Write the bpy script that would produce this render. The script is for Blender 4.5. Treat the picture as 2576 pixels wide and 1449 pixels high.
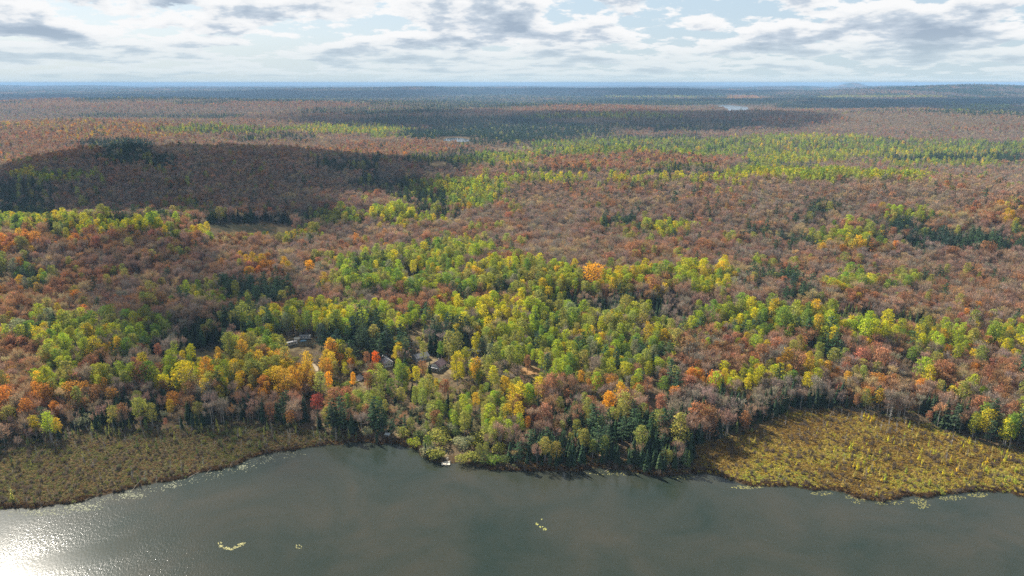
import bpy, math, random
import numpy as np

rng = np.random.default_rng(11)
random.seed(11)
scene = bpy.context.scene
for o in list(bpy.data.objects):
    bpy.data.objects.remove(o)

# ------------------------------------------------------------------ camera
CAM_Z, PITCH, HFOV = 200.0, math.radians(15.95), math.radians(71.0)
TX = math.tan(HFOV / 2)
TY = TX * 9 / 16
PW, PH = 2576.0, 1449.0          # measuring grid used for the survey of the photograph
cam_d = bpy.data.cameras.new("camera")
cam_d.sensor_fit = 'HORIZONTAL'
cam_d.angle = HFOV
cam_d.clip_start, cam_d.clip_end = 1.0, 200000.0
cam = bpy.data.objects.new("camera", cam_d)
scene.collection.objects.link(cam)
cam.location = (0, 0, CAM_Z)
cam.rotation_euler = (math.pi / 2 - PITCH, 0, 0)
scene.camera = cam

# ------------------------------------------------------------------ sun, sky, exposure
SUN_EL, SUN_AZ = math.radians(37.3), math.radians(-40.5)     # azimuth from +Y, negative = left
sun_dir = np.array([math.sin(SUN_AZ) * math.cos(SUN_EL), math.cos(SUN_AZ) * math.cos(SUN_EL), math.sin(SUN_EL)])
sun_d = bpy.data.lights.new("sun", 'SUN')
sun_d.energy = 5.0
sun_d.angle = math.radians(0.53)
sun_d.color = (1.0, 0.93, 0.82)
sun = bpy.data.objects.new("sun", sun_d)
scene.collection.objects.link(sun)
sun.location = (-300, 300, 400)
sun.rotation_euler = (math.pi / 2 - SUN_EL, 0, math.pi - SUN_AZ)
from mathutils import Vector
sun.rotation_euler = Vector(sun_dir).to_track_quat('Z', 'Y').to_euler()

scene.view_settings.view_transform = 'Standard'
scene.view_settings.look = 'None'
scene.view_settings.exposure = 1.18
scene.view_settings.gamma = 1.0
scene.view_settings.use_curve_mapping = False
scene.cycles.max_bounces = 4
scene.cycles.diffuse_bounces = 1
scene.cycles.glossy_bounces = 2
scene.cycles.transmission_bounces = 2
scene.cycles.transparent_max_bounces = 4
scene.cycles.volume_bounces = 0
scene.cycles.use_denoising = False
scene.cycles.sample_clamp_indirect = 4.0
scene.cycles.sample_clamp_direct = 0.0


class NT:
    """a little helper round a node tree"""
    def __init__(self, tree):
        self.t = tree
        tree.nodes.clear()

    def n(self, typ, **kw):
        nd = self.t.nodes.new(typ)
        for k, v in kw.items():
            if k.startswith('i_'):
                nd.inputs[k[2:].replace('_', ' ')].default_value = v
            else:
                setattr(nd, k, v)
        return nd

    def l(self, a, b):
        self.t.links.new(a, b)

    def math(self, op, a, b=None, c=None, clamp=False):
        nd = self.n('ShaderNodeMath', operation=op, use_clamp=clamp)
        for i, v in enumerate((a, b, c)):
            if v is None:
                continue
            if isinstance(v, (int, float)):
                nd.inputs[i].default_value = v
            else:
                self.l(v, nd.inputs[i])
        return nd.outputs[0]

    def vmath(self, op, a, b=None):
        nd = self.n('ShaderNodeVectorMath', operation=op)
        for i, v in enumerate((a, b)):
            if v is None:
                continue
            if isinstance(v, (tuple, list)):
                nd.inputs[i].default_value = v
            else:
                self.l(v, nd.inputs[i])
        return nd

    def mix(self, fac, a, b, blend='MIX'):
        nd = self.n('ShaderNodeMix', data_type='RGBA', blend_type=blend)
        for sock, v in ((nd.inputs[0], fac), (nd.inputs[6], a), (nd.inputs[7], b)):
            if isinstance(v, (int, float)):
                sock.default_value = v
            elif isinstance(v, (tuple, list)):
                sock.default_value = (*v[:3], 1)
            else:
                self.l(v, sock)
        return nd.outputs[2]

    def ramp(self, fac, stops, interp='LINEAR'):
        nd = self.n('ShaderNodeValToRGB')
        cr = nd.color_ramp
        cr.interpolation = interp
        while len(cr.elements) < len(stops):
            cr.elements.new(0.5)
        for e, (p, c) in zip(cr.elements, stops):
            e.position = p
            e.color = (*c, 1) if len(c) == 3 else c
        self.l(fac, nd.inputs[0])
        return nd.outputs[0]

    def noise(self, vec, scale, detail=4.0, rough=0.5, dist=0.0):
        nd = self.n('ShaderNodeTexNoise')
        nd.inputs['Scale'].default_value = scale
        nd.inputs['Detail'].default_value = detail
        nd.inputs['Roughness'].default_value = rough
        nd.inputs['Distortion'].default_value = dist
        if vec is not None:
            self.l(vec, nd.inputs['Vector'])
        return nd.outputs[0]


SKY_SHIFT = (5.0, 50.0, 2.0)
world = bpy.data.worlds.new("World")
scene.world = world
world.use_nodes = True
W = NT(world.node_tree)
tc = W.n('ShaderNodeTexCoord')
D = W.vmath('NORMALIZE', tc.outputs['Generated']).outputs[0]
sep = W.n('ShaderNodeSeparateXYZ')
W.l(D, sep.inputs[0])
zpos = W.math('MAXIMUM', sep.outputs[2], 0.0)
vv = W.math('LOGARITHM', W.math('ADD', zpos, 0.03), math.e)
hlen = W.math('SQRT', W.math('ADD', W.math('MULTIPLY', sep.outputs[0], sep.outputs[0]), W.math('MULTIPLY', sep.outputs[1], sep.outputs[1])))
hlen = W.math('MAXIMUM', hlen, 0.001)


def cloud_point(lift):
    """where a view ray meets the cloud deck: bearing round the horizon and log height, so that far clouds flatten into bands"""
    c = W.n('ShaderNodeCombineXYZ')
    W.l(W.math('MULTIPLY', W.math('DIVIDE', sep.outputs[0], hlen), 4.4), c.inputs[0])
    W.l(W.math('MULTIPLY', W.math('DIVIDE', sep.outputs[1], hlen), 4.4), c.inputs[1])
    W.l(W.math('ADD', W.math('MULTIPLY', vv, 1.55), lift), c.inputs[2])
    return W.vmath('ADD', c.outputs[0], SKY_SHIFT).outputs[0]


P0 = cloud_point(0.0)
P1 = cloud_point(0.11)
cover = W.noise(P0, 2.7, 12.0, 0.60, 0.0)
core = W.noise(P1, 2.7, 10.0, 0.57, 0.0)
broad = W.noise(P0, 0.7, 2.0, 0.5)
cv = W.math('MULTIPLY_ADD', broad, 0.45, cover)
cv = W.math('SUBTRACT', cv, 0.225)
cr_ = W.math('MULTIPLY_ADD', broad, 0.45, core)
cr_ = W.math('SUBTRACT', cr_, 0.225)
sky = W.n('ShaderNodeTexSky', sky_type='NISHITA')
sky.sun_disc = False
sky.sun_elevation = SUN_EL
sky.sun_rotation = SUN_AZ
sky.altitude = 400
sky.air_density = 1.0
sky.dust_density = 1.6
sky.ozone_density = 1.0
mask = W.ramp(cv, [(0.40, (0, 0, 0)), (0.465, (1, 1, 1))], 'EASE')
cloudc = W.ramp(cr_, [(0.45, (8.5, 8.55, 8.6)), (0.515, (7.7, 7.9, 8.1)), (0.57, (5.2, 5.9, 6.7)), (0.67, (3.4, 4.2, 5.2))], 'LINEAR')
skyc = W.mix(0.72, sky.outputs[0], (5.2, 6.6, 7.9))
body = W.mix(mask, skyc, cloudc)
hz = W.ramp(zpos, [(0.0, (1, 1, 1)), (0.022, (0.6, 0.6, 0.6)), (0.062, (0, 0, 0))], 'EASE')
hzf = W.math('MULTIPLY', hz, 0.85)
body = W.mix(hzf, body, (5.5, 6.6, 7.0))
up = W.ramp(sep.outputs[2], [(0.16, (1, 1, 1)), (0.6, (0.42, 0.46, 0.54))])
body = W.mix(1.0, body, up, 'MULTIPLY')
bg = W.n('ShaderNodeBackground')
bg.inputs['Strength'].default_value = 0.05
W.l(body, bg.inputs['Color'])
wo = W.n('ShaderNodeOutputWorld')
W.l(bg.outputs[0], wo.inputs['Surface'])

# ------------------------------------------------------------------ survey helpers
cp, sp = math.cos(PITCH), math.sin(PITCH)


def ray(px, py):
    cx = (np.asarray(px, float) / PW - 0.5) * 2 * TX
    cy = (np.asarray(py, float) / PH - 0.5) * 2 * TY
    return cx, cp - cy * sp, -(sp + cy * cp)


def G(px, py, z=0.0):
    """where the sight line through a survey point meets height z"""
    dx, dy, dz = ray(px, py)
    t = (z - CAM_Z) / dz
    return dx * t, dy * t


def proj(x, y, z):
    dz = z - CAM_Z
    depth = np.maximum(y * cp - dz * sp, 1e-3)
    upc = y * sp + dz * cp
    return (x / depth / TX / 2 + 0.5) * PW, (0.5 - upc / depth / TY / 2) * PH


def _hash(ix, iy, seed):
    h = (ix.astype(np.int64) * 374761393 + iy.astype(np.int64) * 668265263 + seed * 974711) & 0x7fffffff
    h = ((h ^ (h >> 13)) * 1274126177) & 0x7fffffff
    return ((h ^ (h >> 16)) & 0xffff) / 65535.0


def vnoise(x, y, seed=0):
    ix, iy = np.floor(x), np.floor(y)
    fx, fy = x - ix, y - iy
    fx = fx * fx * (3 - 2 * fx); fy = fy * fy * (3 - 2 * fy)
    a, b = _hash(ix, iy, seed), _hash(ix + 1, iy, seed)
    c, d = _hash(ix, iy + 1, seed), _hash(ix + 1, iy + 1, seed)
    return (a + (b - a) * fx) * (1 - fy) + (c + (d - c) * fx) * fy


def fbm(x, y, seed=0, octv=4):
    s, a, t = 0, 1.0, 0
    for k in range(octv):
        s = s + a * vnoise(x * 2 ** k, y * 2 ** k, seed + k * 17)
        t += a
        a *= 0.5
    return s / t


def sstep(a, b, x):
    t = np.clip((x - a) / (b - a), 0, 1)
    return t * t * (3 - 2 * t)


def inside(poly, x, y):
    r = np.zeros(np.shape(x), bool)
    n = len(poly)
    for i in range(n):
        x1, y1 = poly[i]
        x2, y2 = poly[(i + 1) % n]
        if y1 == y2:
            continue
        c = ((y1 > y) != (y2 > y)) & (x < (x2 - x1) * (y - y1) / (y2 - y1) + x1)
        r ^= c
    return r


def segdist(line, x, y):
    d = np.full(np.shape(x), 1e9)
    for (x1, y1), (x2, y2) in zip(line[:-1], line[1:]):
        vx, vy = x2 - x1, y2 - y1
        t = np.clip(((x - x1) * vx + (y - y1) * vy) / (vx * vx + vy * vy + 1e-9), 0, 1)
        d = np.minimum(d, np.hypot(x - x1 - t * vx, y - y1 - t * vy))
    return d


SHORE_PX = [(0, 1281), (60, 1279), (130, 1273), (200, 1260), (270, 1243), (330, 1230), (400, 1214), (470, 1199), (540, 1184),
            (595, 1169), (640, 1151), (690, 1139), (750, 1129), (820, 1121), (880, 1115), (905, 1111), (935, 1109), (960, 1117),
            (1000, 1116), (1035, 1126), (1062, 1146), (1080, 1157), (1112, 1163), (1150, 1165), (1190, 1171), (1240, 1179),
            (1300, 1184), (1380, 1187), (1450, 1183), (1510, 1178), (1560, 1180), (1610, 1188), (1660, 1199), (1700, 1199),
            (1735, 1191), (1762, 1186), (1800, 1197), (1850, 1213), (1890, 1224), (1950, 1223), (2000, 1226), (2060, 1233),
            (2120, 1237), (2150, 1251), (2210, 1263), (2250, 1259), (2290, 1250), (2340, 1254), (2400, 1241), (2430, 1236),
            (2480, 1234), (2530, 1241), (2576, 1252)]
shore = [tuple(map(float, G(a, b))) for a, b in SHORE_PX]
shore = [(-1150.0, -350.0), (-800.0, 90.0), (-520.0, 215.0), (-330.0, 288.0)] + shore + [(330.0, 300.0), (480.0, 250.0), (760.0, 60.0), (1100.0, -350.0)]
lake_poly = shore + [(700.0, -900.0), (-700.0, -900.0)]
LEFT_BOG_PX = [(-160, 1160), (0, 1135), (100, 1118), (190, 1092), (260, 1078), (400, 1080), (520, 1072), (620, 1062), (700, 1066), (790, 1082),
               (890, 1092), (905, 1112), (890, 1130), (600, 1185), (300, 1260), (0, 1300), (-160, 1330)]
RIGHT_BOG_PX = [(1742, 1190), (1750, 1120), (1830, 1098), (1900, 1082), (1955, 1045), (2030, 1026), (2130, 1030), (2220, 1048), (2330, 1062),
                (2400, 1088), (2470, 1112), (2576, 1140), (2720, 1160), (2720, 1300), (2560, 1270), (2200, 1290), (1950, 1240)]
left_bog = [tuple(map(float, G(a, b, 1))) for a, b in LEFT_BOG_PX]
right_bog = [tuple(map(float, G(a, b, 1))) for a, b in RIGHT_BOG_PX]
POND_PX = [[(1122, 349), (1140, 346), (1165, 348), (1182, 352), (1172, 357), (1140, 356), (1118, 353)],
           [(1802, 266), (1826, 263.5), (1858, 267), (1882, 269.5), (1880, 276), (1862, 282), (1838, 281), (1832, 273)]]
POND_Z = [26.0, 36.0]
ponds = [[tuple(map(float, G(a, b, z))) for a, b in p] for p, z in zip(POND_PX, POND_Z)]

# hills: survey point of the crest, crest height, widths across and along the view (m)
HILLS = [(300, 600, 34, 150, 100), (-250, 640, 22, 170, 110), (900, 560, 12, 150, 80), (560, 405, 62, 330, 300), (150, 470, 26, 160, 220),
         (1350, 470, 22, 320, 200), (2050, 500, 30, 480, 260), (2500, 560, 26, 330, 200), (1150, 700, 8, 260, 80), (1850, 770, 9, 190, 60),
         (700, 900, 4, 90, 40), (200, 325, 42, 700, 500), (1560, 402, 30, 330, 200), (1620, 308, 34, 420, 380), (1440, 274, 48, 700, 500),
         (2250, 292, 50, 1100, 600), (2450, 318, 40, 700, 400), (700, 262, 60, 1600, 900), (150, 262, 60, 1500, 900), (2000, 255, 66, 1400, 1200),
         (1100, 300, 26, 900, 500), (2145, 225, 224, 520, 900), (2330, 218.5, 120, 1900, 1500), (1950, 220, 80, 1600, 1500), (400, 224, 60, 3200, 2200),
         (80, 217, 105, 3200, 2200), (1050, 222, 90, 2600, 2200), (1500, 228, 60, 2200, 2000), (2560, 216, 160, 2400, 2000)]
hill_xy = []
for (a, b, h, sx, sy) in HILLS:
    X, Y = G(a, b, h if h < 200 else 0.0)
    hill_xy.append((float(X), float(Y), h, sx, sy))


def terrain(x, y, full=False):
    x = np.asarray(x, float); y = np.asarray(y, float)
    r = np.hypot(x, y)
    sd = segdist(shore, x, y)
    wob = (fbm(x / 9.0, y / 9.0, 5, 3) - 0.5) * 5.0 + (fbm(x / 2.6, y / 2.6, 8, 2) - 0.5) * 2.2
    sd = np.where(inside(lake_poly, x, y), -sd, sd) + wob * np.clip(1.2 - sd / 40, 0, 1)
    bog = inside(left_bog, x, y) | inside(right_bog, x, y)
    bd = np.minimum(segdist(left_bog + left_bog[:1], x, y), segdist(right_bog + right_bog[:1], x, y))
    dry = np.where(bog, 0.0, sstep(0, 60, bd))
    z = np.where(sd < 0, np.maximum(sd * 0.25, -3.0), np.minimum(sd * 0.6, 0.45))
    inl = np.clip(sd, 0, None)
    z = z + dry * (sstep(0, 220, inl) * 7.0 + sstep(2, 30, inl) * 0.8)
    far = sstep(150, 700, inl)
    z = z + far * 9 * fbm(x / 260.0, y / 260.0, 21, 3)
    z = z + sstep(1500, 4000, r) * 34 * np.clip(fbm(x / 900.0, y / 900.0, 33, 3) - 0.3, 0, 1)
    z = z + sstep(6000, 14000, r) * 120 * np.clip(fbm(x / 2600.0, y / 2600.0, 45, 3) - 0.32, 0, 1)
    for (hx, hy, h, sx, sy) in hill_xy:
        d = math.hypot(hx, hy)
        ux, uy = hx / d, hy / d
        al = (x - hx) * ux + (y - hy) * uy
        ac = (x - hx) * uy - (y - hy) * ux
        z = z + np.clip(sstep(30, 160, inl), 0, 1) * h * (1.0 if d < 4000 else 0.82) * np.exp(-(al / sy) ** 2 - (ac / sx) ** 2)
    for p, pz in zip(ponds, POND_Z):
        dd = segdist(p + p[:1], x, y)
        ins = inside(p, x, y)
        w = np.where(ins, 1.0, 1 - sstep(20, 260 if pz < 30 else 800, dd))
        z = z * (1 - w) + w * np.where(ins, pz - 2.0, pz + 0.4)
    if full:
        return z, sd, bog
    return z


def ground_hit(px, py):
    """first meeting of a sight line with the terrain"""
    dx, dy, dz = ray(px, py)
    ts = np.geomspace(250, 40000, 1500)
    zz = CAM_Z + dz * ts
    g = terrain(dx * ts, dy * ts)
    k = np.argmax(zz < g)
    a, b = ts[max(k - 1, 0)], ts[k]
    for _ in range(24):
        m = (a + b) / 2
        if CAM_Z + dz * m < float(terrain(np.array([dx * m]), np.array([dy * m]))[0]):
            b = m
        else:
            a = m
    return float(dx * b), float(dy * b), float(CAM_Z + dz * b)


# ------------------------------------------------------------------ forest cover map (survey grid, 4-unit cells)
TYPES = "FBRSOYGACPLMWT."
cw, ch = 644, 363
cover_map = np.zeros((ch, cw), np.int8)
yy, xx = np.mgrid[0:ch, 0:cw] * 4.0
cover_map[:] = TYPES.index('B')
cover_map[yy < 262] = TYPES.index('F')
cover_map[(yy > 800)] = TYPES.index('S')
ELL = [  # x, y, rx, ry, type
    # far country
    (250, 263, 260, 9, 'R'), (720, 262, 200, 9, 'R'), (60, 248, 150, 7, 'R'), (520, 243, 330, 5, 'C'), (330, 288, 190, 6, 'C'), (480, 290, 130, 8, 'C'),
    (950, 275, 220, 10, 'F'), (1250, 262, 200, 10, 'C'), (1480, 272, 190, 10, 'R'), (1500, 289, 200, 7, 'Y'), (1130, 300, 260, 12, 'P'),
    (1700, 255, 260, 6, 'P'), (1650, 240, 130, 3, 'Y'), (2200, 241, 160, 3, 'Y'), (1850, 242, 60, 3, 'O'), (2400, 255, 200, 8, 'C'), (2120, 265, 160, 7, 'P'),
    (2470, 268, 110, 6, 'G'), (2350, 281, 240, 8, 'C'), (2210, 290, 230, 12, 'B'), (2030, 299, 140, 12, 'R'), (1700, 311, 260, 16, 'C'), (1420, 312, 170, 8, 'C'),
    (2440, 316, 150, 12, 'R'), (2150, 318, 250, 9, 'B'), (2050, 258, 80, 5, 'P'),
    # middle distance, left
    (190, 326, 330, 24, 'T'), (60, 365, 120, 45, 'R'), (270, 372, 110, 26, 'P'), (150, 385, 120, 22, 'R'), (690, 343, 100, 9, 'C'), (560, 325, 170, 10, 'G'),
    (880, 322, 160, 13, 'Y'), (1020, 340, 120, 8, 'G'), (1000, 372, 270, 14, 'R'), (1160, 395, 150, 20, 'C'), (640, 362, 200, 10, 'B'), (560, 425, 470, 50, 'B'),
    (520, 500, 520, 55, 'B'), (330, 395, 120, 14, 'C'), (860, 410, 100, 20, 'C'), (980, 455, 90, 25, 'C'), (130, 441, 110, 12, 'Y'), (50, 480, 90, 30, 'C'),
    (40, 540, 90, 25, 'P'), (560, 548, 430, 10, 'C'),
    # middle distance, right
    (1280, 332, 270, 26, 'P'), (1600, 345, 230, 12, 'C'), (1330, 370, 120, 10, 'B'), (1700, 368, 420, 22, 'G'), (1180, 352, 70, 10, 'C'), (2050, 352, 190, 16, 'Y'),
    (2300, 372, 330, 24, 'G'), (2250, 383, 250, 9, 'Y'), (2400, 396, 200, 7, 'P'), (2370, 408, 210, 6, 'Y'), (1330, 400, 170, 14, 'G'), (1570, 404, 250, 22, 'R'),
    (1450, 428, 190, 8, 'C'), (1720, 427, 140, 13, 'C'), (1950, 420, 120, 26, 'L'), (2000, 395, 130, 12, 'Y'), (1360, 450, 120, 8, 'Y'),
    (2100, 440, 260, 12, 'Y'), (1700, 450, 180, 6, 'Y'),
    # ridge behind the cottages' hill
    (60, 577, 120, 12, 'G'), (250, 568, 180, 12, 'Y'), (560, 591, 170, 8, 'Y'), (720, 590, 100, 9, 'Y'), (905, 553, 120, 10, 'Y'), (980, 540, 60, 14, 'Y'),
    (1150, 487, 130, 40, 'G'), (1170, 470, 70, 20, 'Y'), (1060, 500, 70, 20, 'P'), (1100, 540, 80, 12, 'C'), (1060, 560, 80, 12, 'Y'), (1180, 560, 90, 12, 'B'),
    (180, 606, 240, 22, 'R'), (30, 625, 70, 25, 'O'), (210, 600, 60, 8, 'O'), (60, 690, 90, 30, 'T'), (620, 615, 160, 14, 'R'),
    (640, 672, 70, 16, 'O'), (530, 678, 30, 14, 'O'), (940, 615, 60, 14, 'R'), (760, 610, 120, 12, 'B'), (330, 720, 260, 100, 'B'), (430, 640, 200, 25, 'B'),
    (90, 760, 130, 60, 'T'), (70, 700, 60, 20, 'G'),
    (1690, 570, 60, 14, 'Y'), (1562, 561, 38, 16, 'P'), (1640, 585, 40, 8, 'P'), (2060, 527, 55, 17, 'P'), (1995, 553, 22, 14, 'P'), (1888, 590, 36, 18, 'P'),
    (1890, 522, 20, 8, 'P'), (2268, 568, 62, 18, 'P'), (2430, 612, 180, 18, 'P'), (2350, 600, 60, 14, 'P'), (2125, 600, 112, 15, 'Y'), (2160, 625, 90, 12, 'T'),
    (2020, 610, 60, 14, 'P'), (1988, 622, 20, 18, 'P'), (2370, 545, 90, 14, 'T'), (2520, 540, 80, 25, 'T'), (2300, 545, 70, 14, 'G'), (1922, 670, 28, 9, 'Y'), (1900, 712, 22, 18, 'P'),
    (1986, 712, 26, 16, 'P'), (2030, 742, 24, 20, 'P'), (2137, 688, 16, 10, 'P'), (2155, 718, 58, 26, 'Y'), (2250, 715, 20, 18, 'G'), (2317, 712, 16, 10, 'P'),
    (2290, 762, 90, 12, 'R'), (2205, 757, 60, 14, 'R'), (2110, 745, 30, 12, 'T'), (2440, 790, 60, 20, 'R'),
    # centre
    (1160, 626, 110, 18, 'G'), (1040, 660, 120, 30, 'G'), (914, 684, 70, 34, 'G'), (1052, 672, 34, 34, 'Y'), (1160, 694, 60, 28, 'G'), (1275, 684, 70, 22, 'Y'),
    (1396, 687, 80, 20, 'Y'), (1552, 712, 44, 16, 'Y'), (1657, 698, 75, 20, 'Y'), (1776, 712, 50, 34, 'Y'), (1066, 716, 240, 34, 'G'), (1368, 729, 60, 20, 'Y'),
    (1450, 715, 40, 14, 'G'), (1657, 727, 60, 12, 'O'), (1560, 764, 180, 24, 'C'), (1390, 760, 70, 25, 'C'), (1136, 772, 34, 16, 'C'), (1052, 768, 90, 14, 'R'),
    (1222, 746, 70, 14, 'R'), (1860, 800, 70, 20, 'Y'), (1650, 790, 150, 9, 'L'), (1440, 795, 130, 10, 'L'), (2050, 786, 170, 18, 'L'), (2260, 800, 120, 20, 'L'),
    (1838, 778, 80, 14, 'Y'), (1995, 806, 90, 20, 'Y'), (2070, 818, 50, 18, 'Y'), (2109, 836, 60, 18, 'Y'), (2203, 842, 58, 20, 'Y'), (2307, 848, 42, 16, 'G'),
    (2359, 858, 48, 18, 'Y'), (2286, 890, 32, 15, 'G'), (2429, 872, 40, 14, 'Y'), (2550, 855, 60, 40, 'Y'), (1930, 830, 110, 14, 'G'), (2100, 870, 45, 18, 'G'), (2095, 892, 28, 14, 'Y'),
    (2250, 925, 330, 60, 'S'), (2425, 914, 60, 20, 'O'), (2450, 960, 140, 40, 'R'), (2200, 985, 130, 20, 'T'), (2400, 1000, 170, 30, 'S'),
    (1250, 840, 420, 70, 'G'), (980, 810, 66, 34, 'Y'), (1205, 792, 170, 26, 'Y'), (1300, 830, 130, 30, 'Y'), (1530, 835, 240, 48, 'G'), (1330, 800, 60, 16, 'Y'),
    (1620, 870, 150, 40, 'G'), (1700, 850, 40, 20, 'Y'), (1100, 850, 70, 22, 'P'), (893, 836, 60, 36, 'P'), (1163, 836, 34, 20, 'P'), (1030, 860, 100, 26, 'P'),
    (960, 880, 70, 20, 'P'), (820, 850, 50, 26, 'P'), (1000, 925, 90, 40, 'Y'), (1150, 950, 120, 40, 'Y'), (1280, 900, 80, 40, 'G'), (1430, 920, 110, 40, 'G'), (1560, 930, 140, 30, 'G'),
    (1200, 1010, 200, 55, 'W'), (1000, 1010, 120, 50, 'W'), (1080, 1060, 160, 40, 'W'), (1160, 1130, 140, 30, 'W'), (960, 1070, 70, 25, 'P'), (1330, 1000, 60, 40, 'Y'),
    (1480, 1020, 180, 60, 'S'), (1650, 1000, 110, 50, 'R'), (1500, 1090, 200, 30, 'M'), (1440, 1125, 190, 32, 'C'), (1640, 1135, 120, 45, 'C'), (1600, 1060, 140, 24, 'C'),
    (1780, 1040, 120, 60, 'M'), (1880, 1020, 120, 40, 'M'),
    (1880, 950, 60, 28, 'Y'), (1930, 938, 50, 26, 'Y'), (2005, 935, 44, 26, 'A'), (2030, 985, 130, 24, 'C'), (1880, 1010, 110, 24, 'C'),
    (1760, 870, 90, 40, 'S'), (1850, 900, 90, 30, 'R'), (2520, 1080, 90, 30, 'G'), (2330, 1030, 180, 22, 'M'),
    # left of the cottages
    (486, 850, 110, 55, 'C'), (573, 806, 90, 30, 'C'), (450, 893, 80, 30, 'C'), (640, 790, 90, 25, 'P'), (597, 730, 34, 26, 'P'), (680, 740, 60, 28, 'P'), (469, 726, 60, 14, 'L'), (520, 752, 60, 18, 'G'),
    (729, 833, 80, 34, 'G'), (833, 798, 80, 34, 'Y'), (746, 785, 50, 7, 'O'), (690, 800, 60, 14, 'Y'), (650, 870, 60, 20, 'G'), (620, 845, 50, 16, 'L'), (590, 870, 40, 14, 'R'),
    (174, 850, 150, 40, 'G'), (150, 880, 60, 16, 'Y'), (120, 914, 80, 18, 'Y'), (300, 862, 80, 30, 'G'), (370, 820, 60, 20, 'G'), (40, 890, 80, 25, 'T'), (30, 960, 90, 60, 'T'), (240, 960, 160, 35, 'S'), (140, 960, 60, 25, 'G'),
    (290, 955, 60, 22, 'G'), (330, 920, 60, 22, 'M'), (590, 903, 160, 20, 'Y'), (694, 940, 170, 38, 'A'), (451, 948, 70, 30, 'Y'), (500, 975, 60, 20, 'G'), (850, 925, 60, 30, 'Y'),
    (480, 1000, 80, 20, 'T'), (300, 1030, 280, 50, 'M'), (60, 1020, 110, 45, 'T'), (680, 1010, 90, 25, 'R'), (810, 1010, 70, 35, 'R'), (600, 1045, 260, 28, 'M'), (760, 1050, 130, 24, 'C'), (870, 1060, 40, 25, 'C'),
    (430, 1060, 130, 18, 'M'),
    (460, 885, 80, 34, 'C'), (520, 838, 80, 28, 'C'), (600, 800, 70, 18, 'C'), (695, 945, 178, 48, 'A'), (600, 898, 140, 15, 'Y'), (715, 890, 60, 12, 'Y'), (470, 945, 70, 26, 'Y'),
    # openings
    (618, 571, 125, 13, '.'), (1100, 411, 32, 4, '.'), (1190, 411, 60, 3, '.'), (1330, 372, 90, 4, '.'), (510, 884, 46, 11, '.'), (545, 868, 36, 8, '.'),
    (752, 866, 56, 20, '.'), (838, 880, 16, 8, '.'), (890, 870, 30, 10, '.'), (1058, 904, 34, 13, '.'), (1106, 926, 33, 16, '.'), (1127, 903, 20, 6, '.'),
    (976, 918, 20, 17, '.'), (1188, 892, 32, 11, '.'), (1190, 919, 24, 11, '.'), (1065, 800, 22, 7, '.'), (1040, 835, 18, 14, '.'), (1335, 932, 30, 13, '.'), (905, 955, 22, 9, '.'),
    (795, 922, 22, 9, '.'), (1090, 960, 30, 7, '.'), (1128, 1140, 16, 22, '.'), (975, 1098, 26, 8, '.'), (870, 945, 22, 7, '.'),
]
for (ex, ey, erx, ery, t) in ELL:
    cover_map[((xx - ex) / erx) ** 2 + ((yy - ey) / ery) ** 2 < 1] = TYPES.index(t)


def type_at(px, py, jit=True, r=None):
    """forest type seen at survey point(s); edges are frayed by noise"""
    px = np.asarray(px, float).copy(); py = np.asarray(py, float).copy()
    if jit:
        s = np.clip((py - 205) / 400.0, 0.03, 1.0)
        px += rng.normal(0, 1, px.shape) * 13 * (0.4 + s) + (vnoise(px / 37, py / 19, 3) - 0.5) * 60
        py += rng.normal(0, 1, py.shape) * 6 * s + (vnoise(px / 41, py / 17, 4) - 0.5) * 26 * s
    ix = np.clip(px / 4, 0, cw - 1).astype(int)
    iy = np.clip(py / 4, 0, ch - 1).astype(int)
    return cover_map[iy, ix]


# ------------------------------------------------------------------ materials
def new_mat(name):
    m = bpy.data.materials.new(name)
    m.use_nodes = True
    return m, NT(m.node_tree)


def plain(name, col, rough=0.7, noise_amt=0.25, scale=1.5, spec=0.3):
    m, t = new_mat(name)
    tcn = t.n('ShaderNodeTexCoord')
    nz = t.noise(tcn.outputs['Object'], scale, 5.0, 0.6)
    c = t.mix(nz, tuple(v * (1 - noise_amt) for v in col), tuple(min(1, v * (1 + noise_amt)) for v in col))
    b = t.n('ShaderNodeBsdfPrincipled')
    t.l(c, b.inputs['Base Color'])
    b.inputs['Roughness'].default_value = rough
    b.inputs['Specular IOR Level'].default_value = spec
    o = t.n('ShaderNodeOutputMaterial')
    t.l(b.outputs[0], o.inputs['Surface'])
    return m


def leaf_material(name, transl):
    m, t = new_mat(name)
    a = t.n('ShaderNodeAttribute', attribute_type='INSTANCER', attribute_name='tint')
    s = t.n('ShaderNodeAttribute', attribute_type='GEOMETRY', attribute_name='shade')
    sv = t.n('ShaderNodeCombineXYZ')
    for i, ex in enumerate((1.5, 1.0, 0.7)):         # paler leaf clumps are also the yellower ones
        t.l(t.math('POWER', s.outputs['Fac'], ex), sv.inputs[i])
    c = t.vmath('MULTIPLY', a.outputs['Vector'], sv.outputs[0]).outputs[0]
    d = t.n('ShaderNodeBsdfDiffuse')
    t.l(c, d.inputs['Color'])
    tr = t.n('ShaderNodeBsdfTranslucent')
    t.l(c, tr.inputs['Color'])
    mx = t.n('ShaderNodeMixShader')
    mx.inputs[0].default_value = transl
    t.l(d.outputs[0], mx.inputs[1]); t.l(tr.outputs[0], mx.inputs[2])
    o = t.n('ShaderNodeOutputMaterial')
    t.l(mx.outputs[0], o.inputs['Surface'])
    return m


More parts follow.
